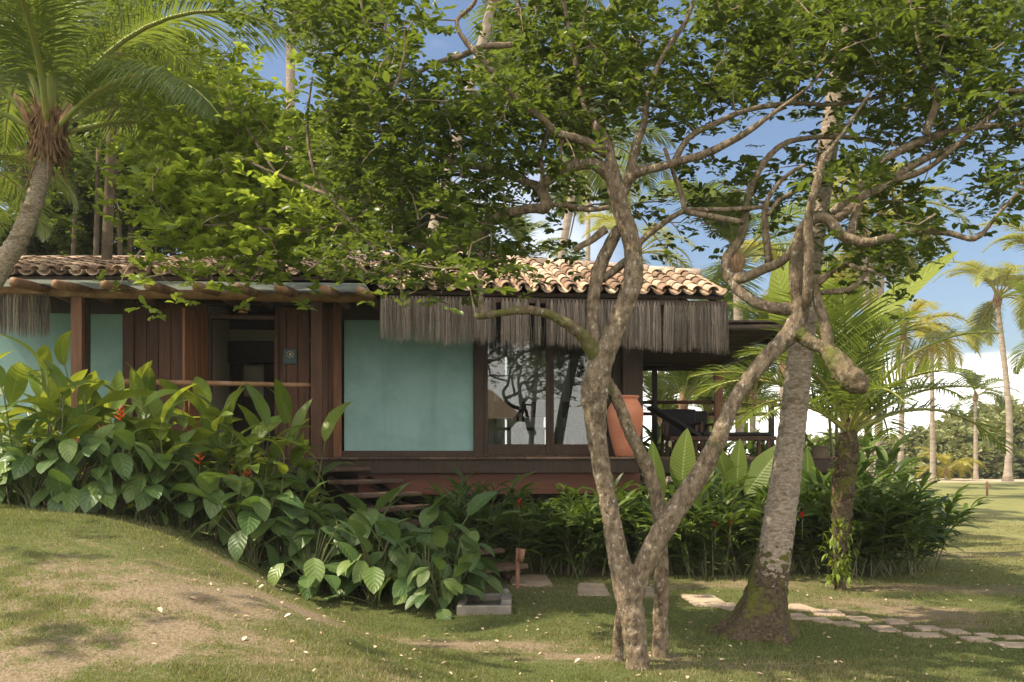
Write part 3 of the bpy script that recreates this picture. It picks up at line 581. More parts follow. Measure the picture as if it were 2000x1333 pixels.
def ridge(pts, name='ridge_cap'):
    mb = MB(); tpl = arc_tile(0.14, 0.118, 0.50, th=.03, seg=9); pts = np.array(pts)
    Ms = []; Ts = []
    for a, b in zip(pts[:-1], pts[1:]):
        L = np.linalg.norm(b - a); n = int(L / 0.42); d = (b - a) / L
        for i in range(n + 1):
            Mx = frame(-d[None] + (rs.rand(1, 3) - .5) * .05, UPV(1))[0] if False else frame(d[None] * -1 + (rs.rand(1, 3) - .5) * .04, UPV(1))[0]
            Ms.append(Mx); Ts.append(a + d * (i * L / n) + [0, 0, -0.03 + .012 * rs.rand()])
    mb.inst(tpl, np.array(Ms), np.array(Ts), rs.rand(len(Ts))); mb.build(name, M['ridge'], house)
    return mb
ridge([rp(0, SL, .07), rp(uH, SL, .07), rp(LR + .1, 1.62, .07)])
# verge tiles closing the right end
# left roof (parallel to the picture)
w3 = np.array([0, 1, 0.25]); w3 /= np.linalg.norm(w3)
yl = 13.95; zl = 4.07; OL = np.array([P(-90, 0, yl)[0], yl, zl]); LL = P(745, 0, yl)[0] - OL[0]
lo, nL = roof(OL, (1, 0, 0), w3, LL, 2.7, 'roof', None); lo['label'] = 'left roof slope behind the pergola'
def lp(u, w, n=0): return OL + np.array([u, 0, 0]) + w3 * w + nL * n
ub = MB(); ub.slab([lp(-.1, .03), lp(LL, .03), lp(LL, 2.7), lp(-.1, 2.7)], .05); ub.slab([lp(-.1, 2.7), lp(LL, 2.7), lp(LL, 2.7) + [0, 3.2, -1.0], lp(-.1, 2.7) + [0, 3.2, -1.0]], .05); ub.build('roof_board', M['wooddk'], house, smooth=False)
ridge([lp(-.1, 2.7, .06), lp(LL, 2.7, .06)])
# eave board and rafters under the right roof
eb = MB(); hbox(eb, 742, 1420, hz(1000, 590, .93) - .015, hz(1000, 584, .93) + .02, .90, .93, vref=.93); eb.build('eave_board', M['wooddk'], house, smooth=False)
for px in np.linspace(760, 1405, 12):
    rb = MB(); a = HP(hu(px, .9), .86, 3.80); b = a + np.array([-s_, c_, PITCH]) * 0.86; rb.tube([a, b], .035, 8); rb.build('eave_rafter', M['wooddk'], house)
# fringe of dry palm straw along the eave: bundles tied at the top
def fringe(p0, p1, v, ytop, ybot, label, extra=0.0, mode='house'):
    mb = MB(); u_a, u_b = hu(p0, v), hu(p1, v); nb = max(1, int((u_b - u_a) / 0.052))
    for i in range(nb):
        f = (i + .5) / nb; px = p0 + (p1 - p0) * f; uu = u_a + (u_b - u_a) * f
        zt = hz(px, ytop(px), v); zb = hz(px, ybot(px), v); ln0 = zt - zb
        ns_ = 46; top = HP(uu, v, zt); vv = np.array([c_, s_, 0]); vn = np.array([s_, -c_, 0])
        sag = (rs.rand() - .5) * .07; bl_ = 1 + .11 * (rs.rand() - .5); bc = rs.rand() * .45
        for k in range(ns_):
            off = (rs.rand() - .5); dep = (rs.rand() - .5) * .05; ln = ln0 * (bl_ + 0.11 * (rs.rand() - .5) + (0.10 * rs.rand() if rs.rand() < .08 else 0) - (.35 * rs.rand() if rs.rand() < .12 else 0)); w = .0018 + .0022 * rs.rand()
            sp_ = 0.034 * off * 2; kink = (rs.rand(4) - .5) * .009; lean = (rs.rand() - .5) * .12 * (rs.rand() < .3)
            ts = np.array([0, .12, .4, .7, 1.0]); ctr = []
            for q, t in enumerate(ts):
                wd = min(1, t / .2) ** .7
                ctr.append(top + vv * (sp_ * (.22 + .78 * wd) + (kink[q - 1] if q else 0) + lean * t + sag * t * .3) + vn * (dep * wd) - [0, 0, ln * t])
            ctr = np.array(ctr); a = rs.rand() * np.pi; wv = (vv * math.cos(a) * .9 + vn * math.sin(a)) * w
            tp = np.array([.8, 1.1, 1, .8, .25])[:, None]
            V = np.concatenate([ctr - wv * tp, ctr + wv * tp]); mb.add(V, [[q, q + 5, q + 6, q + 1] for q in range(4)], min(1, bc + .55 * rs.rand()))
    o = mb.build('straw_fringe', M['straw'], house, smooth=False); o['label'] = label
yt = lambda px: 577 + (px - 742) * (593 - 577) / 678.0
yb = lambda px: 663 + (px - 742) * (686 - 663) / 678.0 + 2.0 * math.sin(px * .045)
fringe(743, 968, .96, yt, yb, 'long straw fringe over the teal panel'); fringe(979, 1031, .96, yt, yb, 'narrow straw fringe over the left glass door')
fringe(1046, 1055, .96, yt, lambda p: yb(p) + 3, 'single hanging bundle of straw'); fringe(1067, 1290, .96, yt, yb, 'straw fringe behind the forked tree trunk'); fringe(1297, 1421, .96, yt, yb, 'straw fringe at the right end of the eave')
fringe(-60, 97, .88, lambda p: 574, lambda p: 655 + (97 - p) * .0, 'short straw fringe at the left end of the house')
# veranda: floor, reed ceiling, rail, post
vd = MB()
for i, x in enumerate(np.arange(2.05, 5.1, 0.14)): vd.box((x, 17.05, DECK - .017), (0.134, 4.1, .034), bev=.004)
vd.build('veranda_deck', M['deckw'], house, smooth=False)
ve = MB(); ve.box((3.56, 14.99, 1.40), (3.0, .07, .2)); ve.box((5.1, 17, 1.40), (.07, 4.0, .2)); ve.build('veranda_beam', M['wooddk'], house, smooth=False)
vc = MB()
for i in range(62):
    y = 14.75 + i * .072; z = 3.47 - (y - 14.75) * 0.04; vc.tube([[1.9, y, z + .0], [3.0, y, z + .01 * rs.rand()], [4.04 + .05 * rs.rand(), y, z]], .030, 6, rnd=rs.rand())
vc.build('reed_ceiling', M['reed'], house)
vr = MB(); vr.slab([[1.9, 14.7, 3.56], [4.12, 14.7, 3.56], [4.08, 19.3, 3.38], [1.9, 19.3, 3.38]], .03); vr.build('veranda_roof', M['wooddk'], house, smooth=False)
vb = MB(); vb.tube([[1.9, 14.72, 3.45], [4.2, 14.72, 3.45]], .05, 10); vb.tube([[3.98, 14.6, 3.36], [3.98, 19.2, 3.20]], .055, 10); vb.tube([[1.9, 19.1, 3.22], [4.2, 19.1, 3.22]], .05, 10); vb.build('ceiling_beam', M['wooddk'], house)
vp = MB(); vp.box((3.93, 19.0, (DECK + 3.2) / 2), (.17, .17, 3.2 - DECK), bev=.01); vp.build('veranda_post', M['woodor'], house, smooth=False)
for x in (2.72, 4.95): 
    vp = MB(); vp.box((x, 19.0, (DECK + 3.2) / 2 if x < 3 else DECK + .55), (.10, .10, 3.2 - DECK if x < 3 else 1.1), bev=.01); vp.build('veranda_post', M['wooddk'], house, smooth=False)
for z in (2.56, 2.34):
    vv_ = MB(); vv_.tube([[2.0, 19.0, z], [3.5, 19.02, z + .01], [5.05, 19, z]], .035, 8); vv_.build('veranda_rail', M['wood'], house)
vv_ = MB(); vv_.tube([[5.0, 19.0, 2.5], [5.02, 15.2, 2.5]], .035, 8); vv_.build('veranda_rail', M['wood'], house)
# ---------------------------------------------------------------- stair
st = thing('stair', P(800, 885, 13)[0:2].tolist() + [0.0], 'floating timber stair climbing to the deck behind the broad leaves', 'stair')
n = 8; A = np.array([-2.30, 14.02, 1.37]); B = np.array([-0.26, 12.05, 0.20]); d = B - A; ang = math.atan2(d[1], d[0])
for i in range(n):
    t = i / (n - 1); p = A + d * t; mb = MB(); mb.box(p, (0.34, 1.05 if i < 5 else 1.0, .06), rot=ang, bev=.012); mb.build('step', M['deckw'] if i < 6 else M['deckw'], st, smooth=False)
sd = np.array([-math.sin(ang), math.cos(ang), 0])
for sg in (-.32, .32):
    mb = MB(); a = A + sd * sg; b = B + sd * sg; mb.tube([a - [0, 0, .12], b - [0, 0, .14]], .05, 6); mb.build('stringer', M['wooddk'], st)
# ---------------------------------------------------------------- small things on the house
lp_ = HP(hu(474, .5), .5, hz(474, 612, .5))
lam = thing('ceiling_lamp', lp_, 'small brass lamp hanging under the beam above the doorway', 'lamp')
mb = MB(); mb.lathe([(0.0, 0.10), (.02, .10), (.03, .07), (.062, .03), (.068, .0), (.05, -.002), (.0, .0)], 16, lp_); mb.build('lamp_shade', M['brass'], lam)
mb = MB(); mb.tube([lp_ + [0, 0, .10], lp_ + [0, 0, .24]], .012, 8); mb.build('stem', M['brass'], lam)
l2 = HP(hu(484, .3), .3, hz(484, 600, .3)); mb = MB(); mb.lathe([(0, .055), (.035, .05), (.035, -.05), (0, -.055)], 14, l2); mb.build('spotlight', M['shade'], lam)
# plaque
pq = thing('plaque', HP(hu(566, .02), .02, hz(566, 697)), 'blue grey wall plaque with pale flower emblem right of the doorway', 'plaque')
mb = MB(); hbox(mb, 553, 580, hz(566, 712), hz(566, 682), 0.002, 0.035, bev=.008); mb.build('board', M['slate'], pq, smooth=False)
mb = MB(); cc = HP(hu(567, .04), .038, hz(566, 693))
for k in range(7):
    a = k * 2 * math.pi / 7; rr = .042; q = cc + np.array([c_, s_, 0]) * math.cos(a) * rr * 1.15 + np.array([0, 0, 1]) * math.sin(a) * rr
    mb.lathe([(0, -.011), (.010, -.008), (.0165, 0), (.010, .008), (0, .011)], 10, q)
mb.lathe([(0, -.022), (.015, -.016), (.022, 0), (.015, .016), (0, .022)], 12, cc); mb.build('flower_emblem', M['shell'], pq)
# urn
up = HP(hu(1221, .45), .45, DECK + .002)
urn = thing('urn', up, 'tall terracotta urn standing on the deck corner behind the tree', 'urn')
prof = [(0, 0), (.135, 0), (.15, .02), (.19, .15), (.235, .34), (.268, .52), (.275, .62), (.262, .71), (.228, .79), (.195, .84), (.185, .865), (.205, .885), (.215, .905), (.20, .915), (.17, .90), (.165, .86), (.20, .78), (.24, .62), (.2, .2), (.1, .05), (0, .05)]
MB().lathe(prof, 40, up).build('vessel', M['terra'], urn)
# lounger
lg = thing('sun_lounger', (2.9, 16.6, DECK), 'dark sun lounger with raised back on the veranda', 'sun lounger')
mb = MB()
for yy in (16.3, 16.95): mb.box((3.45, yy, DECK + .30), (1.75, .05, .07), bev=.006)
mb.box((4.30, 16.62, DECK + .30), (.05, .7, .07), bev=.006); mb.build('frame', M['wood'], lg, smooth=False)
for x in (2.75, 4.2):
    for yy in (16.3, 16.95): b2 = MB(); b2.box((x, yy, DECK + .13), (.06, .06, .26), bev=.004); b2.build('leg', M['wood'], lg, smooth=False)
mb = MB(); a = math.radians(32); mb.box((2.70, 16.62, DECK + .58), (.95, .62, .06), bev=.015, M=[[math.cos(a), 0, math.sin(a)], [0, 1, 0], [-math.sin(a), 0, math.cos(a)]]); mb.build('backrest', M['black'], lg, smooth=False)
mb = MB(); mb.box((3.7, 16.62, DECK + .37), (1.15, .6, .06), bev=.02); mb.build('cushion', M['black'], lg, smooth=False)
for k, (x, yy, lb) in enumerate(((3.0, 17.6, 'wooden armchair behind the lounger on the veranda'), (3.35, 18.3, 'low wooden armchair by the rear veranda rail'))):
    ac = thing('armchair', (x, yy, DECK), lb, 'armchair', 'armchairs on the veranda')
    mb = MB()
    mb.box((x, yy, DECK + .38), (.6, .58, .08), bev=.02); mb.build('seat', M['black'], ac, smooth=False)
    mb = MB(); mb.box((x, yy + .28, DECK + .62), (.6, .06, .45), bev=.02); mb.build('backrest', M['black'], ac, smooth=False)
    for sx in (-.3, .3):
        mb = MB(); mb.box((x + sx, yy, DECK + .58), (.05, .6, .04), bev=.006); mb.build('armrest', M['wood'], ac, smooth=False)
        for sy in (-.26, .26): mb = MB(); mb.box((x + sx, yy + sy, DECK + .28), (.05, .05, .56), bev=.004); mb.build('leg', M['wood'], ac, smooth=False)
# room furniture behind the glass
for ua, ub_, vd_, lb in ((hu(953, -.3), hu(966, -.3), -.3, 'sheer curtain gathered at the left edge of the glass door'), (hu(1088, -.3), hu(1100, -.3), -.3, 'narrow pale curtain gathered beside the middle frame of the glass doors'), (hu(925, -4.3), hu(986, -4.3), -4.3, 'backlit curtain at the rear left of the dining room'), (hu(990, -4.3), hu(1062, -4.3), -4.3, 'backlit curtain in the middle of the dining room rear'), (hu(1075, -4.3), hu(1150, -4.3), -4.3, 'backlit curtain at the rear right of the dining room')):
    mb = MB(); n = 90; V = []
    for i in range(n):
        f = i / (n - 1); u = ua + (ub_ - ua) * f; k = (ub_ - ua) * 42; v = vd_ + .04 * math.sin(f * k) + .012 * math.sin(f * k * 2.3)
        V += [HP(u, v, DECK + .02), HP(u, v + .01 * math.sin(f * 17), 2.7), HP(u, v, 3.85)]
    mb.add(V, [[3 * i + k, 3 * i + 3 + k, 3 * i + 4 + k, 3 * i + 1 + k] for i in range(n - 1) for k in (0, 1)], .5)
    tag(mb.build('curtain', M['white']), lb, 'curtain', 'curtains behind the glass doors')
tb = thing('dining_table', HP(hu(1040, -1.1), -1.1, DECK), 'wooden dining table seen through the glass doors', 'table')
mb = MB(); uc = hu(1040, -1.1); mb.box(HP(uc, -1.1, DECK + .74), (1.5, .7, .04), rot=ROT, bev=.008); mb.build('table_top', M['wooddk'], tb, smooth=False)
for a in (-.65, .65):
    for b in (-.35, .35): mb = MB(); mb.box(HP(uc + a, -1.1 + b * .8, DECK + .36), (.07, .07, .72), rot=ROT); mb.build('leg', M['wooddk'], tb, smooth=False)
for k, (px, v, lb) in enumerate(((985, -.55, 'dark chair behind the left glass door'), (1042, -.55, 'dark chair behind the middle of the glass doors'), (1112, -.55, 'dark chair behind the right glass door'))):
    ch = thing('dining_chair', HP(hu(px, v), v, DECK), lb, 'chair', 'dining chairs inside the bungalow'); uc = hu(px, v)
    mb = MB(); mb.box(HP(uc, v, DECK + .44), (.42, .42, .04), rot=ROT, bev=.01); mb.build('seat', M['wooddk'], ch, smooth=False)
    mb = MB(); mb.box(HP(uc, v + .2, DECK + .74), (.42, .03, .24), rot=ROT, bev=.01); mb.build('backrest', M['wooddk'], ch, smooth=False)
    for a in (-.19, .19):
        for b in (-.19, .19): mb = MB(); mb.box(HP(uc + a, v + b, DECK + (.21 if b < 0 else .36)), (.035, .035, .42 if b < 0 else .72), rot=ROT); mb.build('leg', M['wooddk'], ch, smooth=False)
pic = thing('mirror', HP(hu(495, -2.1), -2.1, hz(495, 730, -2.1)), 'pale framed picture hanging inside the dark doorway', 'picture')
mb = MB(); hbox(mb, 476, 515, hz(495, 775, -2.3), hz(495, 713, -2.3), -2.34, -2.30, vref=-2.3); mb.build('panel', M['cream'], pic, smooth=False)
# ---------------------------------------------------------------- stones, lamp, basin
def slabstone(px, py, w, d, rot, label, grp, nm='stepping_stone', th=.07, lift=.02, m='stone'):
    p = G(px, py); hp_ = 27 if d > .33 else (20 if grp == gs else 4 + d * 42); d = abs(G(px, py - hp_ / 2)[1] - G(px, py + hp_ / 2)[1]) * .85; w *= .88; mb = MB(); n = 14; V = []; a = np.linspace(0, 2 * np.pi, n * 4, endpoint=False); k = []
    pts = []
    for s0, s1 in (((-1, -1), (1, -1)), ((1, -1), (1, 1)), ((1, 1), (-1, 1)), ((-1, 1), (-1, -1))):
        for t in np.linspace(0, 1, 6, endpoint=False): pts.append([(s0[0] + (s1[0] - s0[0]) * t) * w / 2, (s0[1] + (s1[1] - s0[1]) * t) * d / 2])
    pts = np.array(pts); pts *= 1 + 0.09 * (rs.rand(len(pts), 1) - .5); pts += np.outer(pts[:, 0] * pts[:, 1], [rs.rand() - .5, rs.rand() - .5]) * .5
    crn = [0, 6, 12, 18]; pts[crn] *= .96
    cc, ss = math.cos(rot), math.sin(rot); pts = pts @ np.array([[cc, ss], [-ss, cc]])
    m_ = len(pts); z = p[2] + lift; SLABS.append((p[0], p[1], w, d, rot))
    ring = lambda s_, zz: np.concatenate([pts * s_, np.full((m_, 1), 0)], 1) + [p[0], p[1], zz]
    V = np.concatenate([ring(1.0, z - th), ring(1.0, z - .012), ring(.975, z), ring(.5, z + .003), [[p[0], p[1], z]]])
    Q = [[r * m_ + j, r * m_ + (j + 1) % m_, (r + 1) * m_ + (j + 1) % m_, (r + 1) * m_ + j] for r in range(3) for j in range(m_)]
    mb.add(V, Q, rs.rand()); mb.T.append(np.array([[3 * m_ + j, 3 * m_ + (j + 1) % m_, 4 * m_] for j in range(m_)]))
    return tag(mb.build(nm, M[m], smooth=False), label, 'stepping stone', grp)
gs = 'square stepping stones leading to the stair'
slabstone(1046, 1136, .42, .36, .0, 'square stepping stone right of the path light', gs); slabstone(1008, 1136, .22, .2, .1, 'small stepping stone just behind the path light', gs)
slabstone(1157, 1153, .40, .42, -.05, 'square stepping stone left of the forked trunk', gs); slabstone(1256, 1161, .42, .34, .05, 'stepping stone between the two forked trunks', gs)
slabstone(1375, 1175, .42, .38, .03, 'square stepping stone between forked tree and coconut palm', gs); slabstone(1450, 1192, .38, .36, .4, 'stepping stone half hidden left of the coconut palm foot', gs)
gp = 'flat path stones crossing the lawn at the right'
ps = [(1560, 1188, .30, .30, .3, 'path stone right beside the coconut palm, back row'), (1556, 1206, .26, .2, .1, 'path stone touching the coconut palm foot, front row'), (1615, 1198, .36, .30, -.3, 'largest path stone in the back row near the palm'),
      (1601, 1213, .24, .16, .0, 'narrow path stone in front of the largest one'), (1678, 1210, .26, .17, -.1, 'third path stone of the back row from the palm'), (1650, 1221, .28, .14, .1, 'thin path stone half sunk in soil'),
      (1748, 1216, .24, .18, -.15, 'path stone of the back row left of the gap'), (1726, 1230, .27, .22, .0, 'path stone in the front row standing alone'), (1812, 1229, .26, .17, .0, 'back row path stone at the middle of the path'),
      (1806, 1243, .40, .15, -.05, 'longest thin path stone in the front row'), (1866, 1236, .24, .17, .0, 'back row path stone after the middle'), (1904, 1251, .27, .17, -.1, 'front row path stone third from the frame edge'),
      (1926, 1243, .20, .14, .0, 'smallest back row path stone near the right edge'), (1978, 1247, .24, .13, .0, 'back row path stone at the right edge of the lawn path'), (1982, 1262, .38, .20, -.1, 'front row path stone at the right edge of the picture')]
for a in ps: slabstone(a[0], a[1], a[2] * .9, a[3], a[4] * .4, a[5], gp, lift=.015)
p = G(1011, 1150); bl = thing('path_light', p, 'rusty bollard path light with tilted spot head beside the stepping stones', 'garden light')
mb = MB(); mb.box(p + [0, 0, .22], (.045, .05, .52), bev=.004); mb.build('post', M['rust'], bl, smooth=False)
h = p + np.array([.045, -.02, .40]); mb = MB(); mb.tube([h + [-.012, 0, -.075], h + [.014, 0, .07]], [.037, .037], 16); mb.build('spot_head', M['rust'], bl)
p = G(948, 1186); SLABS.append((p[0], p[1], .54, .94, 0)); bs = thing('foot_basin', p, 'low rectangular concrete foot basin set in the grass', 'basin')
mb = MB()
for (dx, dy, w, d) in ((0, -.42, .54, .09), (0, .42, .54, .09), (-.235, 0, .07, .748), (.215, 0, .11, .748)): mb.box(p + [dx, dy, .02], (w, d, .12), bev=.006)
mb.build('rim', M['conc'], bs, smooth=False); mb = MB(); mb.box(p + [-.02, 0, -.01], (.36, .746, .04)); mb.build('bottom', M['basin_dark'], bs, smooth=False)
p = G(985, 1158); mb = MB(); mb.lathe([(0, .05), (.04, .045), (.062, .02), (.06, 0), (.05, -.02)], 14, p); tag(mb.build('pebble', M['conc']), 'small round grey stone behind the concrete basin', 'stone')
p = G(1928, 970); mb = MB(); mb.tube([p + [0, 0, -.1], p + [0, 0, .55]], .045, 8); s1 = thing('stake', p, 'short wooden stake on the sunny lawn at the right', 'stake'); mb.build('post', M['rust'], s1); mb = MB(); mb.tube([p + [-.02, 0, .5], p + [.14, 0, .36]], .02, 6); mb.build('peg', M['rust'], s1)
grass()
# leaf litter
mb = MB(); n = 700; Y = 5.2 + 9 * rs.rand(n); X = (rs.rand(n) - .38) * 1.0 * Y; C = np.stack([X, Y, gz(X, Y) + .018], 1)
dv = rs.rand(n, 3) - .5; dv[:, 2] *= .3; mb.inst(small, frame(dv, UPV(n) + .8 * (rs.rand(n, 3) - .5)) * (.02 + .04 * rs.rand(n))[:, None, None], C, rs.rand(n))
tag(mb.build('leaf_litter', M['dead']), 'dry fallen leaves scattered over the lawn', 'fallen leaves', kind='stuff')
# ================================================================ MAIN FORKED TREE
SK_TRUNK = [   # (px, py, Y, half width px)
 ('trunk', [(1247, 1318, 7.35, 30), (1243, 1270, 7.35, 27), (1236, 1215, 7.36, 31), (1222, 1150, 7.38, 30), (1203, 1060, 7.4, 25), (1186, 970, 7.4, 22), (1172, 900, 7.4, 23), (1163, 820, 7.4, 27), (1162, 765, 7.4, 34), (1172, 715, 7.4, 30), (1192, 665, 7.4, 26), (1216, 610, 7.42, 25), (1237, 545, 7.45, 24), (1235, 480, 7.5, 22), (1214, 410, 7.5, 22), (1198, 350, 7.5, 20), (1190, 300, 7.5, 12)]),
 ('trunk', [(1207, 1300, 7.62, 14), (1208, 1240, 7.6, 14), (1218, 1180, 7.5, 14), (1232, 1120, 7.44, 8)]),
 ('trunk', [(1232, 1200, 7.36, 18), (1250, 1130, 7.34, 24), (1275, 1070, 7.3, 27), (1318, 1000, 7.28, 26), (1365, 930, 7.25, 24), (1402, 860, 7.2, 22), (1430, 790, 7.2, 19), (1468, 735, 7.2, 19), (1515, 682, 7.2, 21), (1552, 640, 7.2, 24), (1562, 590, 7.22, 22), (1560, 540, 7.25, 16)]),
 ('trunk', [(1291, 1300, 7.75, 22), (1290, 1220, 7.75, 19), (1292, 1130, 7.7, 18), (1290, 1050, 7.65, 17), (1284, 980, 7.6, 17), (1262, 910, 7.55, 17), (1228, 840, 7.5, 15), (1205, 780, 7.45, 15), (1180, 740, 7.42, 16)]),
 ('stub', [(1545, 640, 7.2, 20), (1580, 668, 7.15, 17), (1610, 680, 7.1, 17), (1630, 702, 7.05, 24), (1650, 728, 7.0, 31), (1672, 746, 6.95, 30), (1693, 757, 6.93, 18)]),
 ('limb', [(1165, 700, 7.4, 20), (1140, 658, 7.3, 17), (1105, 632, 7.2, 13), (1072, 614, 7.15, 11), (1030, 606, 7.1, 11), (990, 610, 7.05, 9), (950, 616, 7.0, 9), (930, 618, 7.0, 8)]),
 ('limb', [(1172, 690, 7.45, 16), (1160, 640, 7.5, 14), (1158, 590, 7.55, 14), (1168, 535, 7.6, 17), (1188, 485, 7.6, 16), (1210, 445, 7.55, 14)]),
 ('limb', [(1198, 350, 7.5, 17), (1165, 322, 7.55, 16), (1125, 322, 7.6, 15), (1085, 340, 7.65, 15), (1060, 365, 7.7, 14), (1068, 405, 7.7, 13), (1040, 408, 7.75, 12), (985, 418, 7.8, 11), (945, 445, 7.9, 11), (920, 478, 7.95, 10), (865, 492, 8.0, 8), (810, 510, 8.1, 7), (765, 520, 8.15, 4)]),
 ('limb', [(1562, 610, 7.22, 14), (1555, 545, 7.2, 18), (1556, 480, 7.15, 13), (1572, 440, 7.1, 13), (1605, 425, 7.05, 13), (1628, 440, 7.0, 12), (1648, 462, 6.95, 13), (1690, 474, 6.9, 12), (1735, 465, 6.85, 10), (1785, 450, 6.8, 9), (1850, 455, 6.75, 8), (1905, 466, 6.7, 7), (1945, 425, 6.65, 5), (1990, 375, 6.6, 4), (2030, 350, 6.6, 3)]),
 ('limb', [(1610, 428, 7.05, 12), (1640, 425, 7.1, 11), (1680, 388, 7.2, 10), (1735, 355, 7.3, 12), (1712, 328, 7.3, 10), (1758, 295, 7.35, 10), (1828, 266, 7.4, 10), (1900, 250, 7.45, 8), (1960, 246, 7.5, 7), (2060, 235, 7.6, 5)]),
 ('limb', [(1555, 605, 7.2, 16), (1510, 602, 7.3, 15), (1462, 583, 7.35, 13), (1427, 548, 7.4, 13), (1418, 508, 7.4, 12), (1445, 468, 7.4, 11), (1456, 420, 7.4, 9), (1465, 370, 7.4, 9), (1497, 312, 7.45, 8), (1545, 276, 7.5, 7), (1640, 268, 7.6, 6), (1760, 282, 7.7, 5), (1850, 290, 7.8, 3)])]
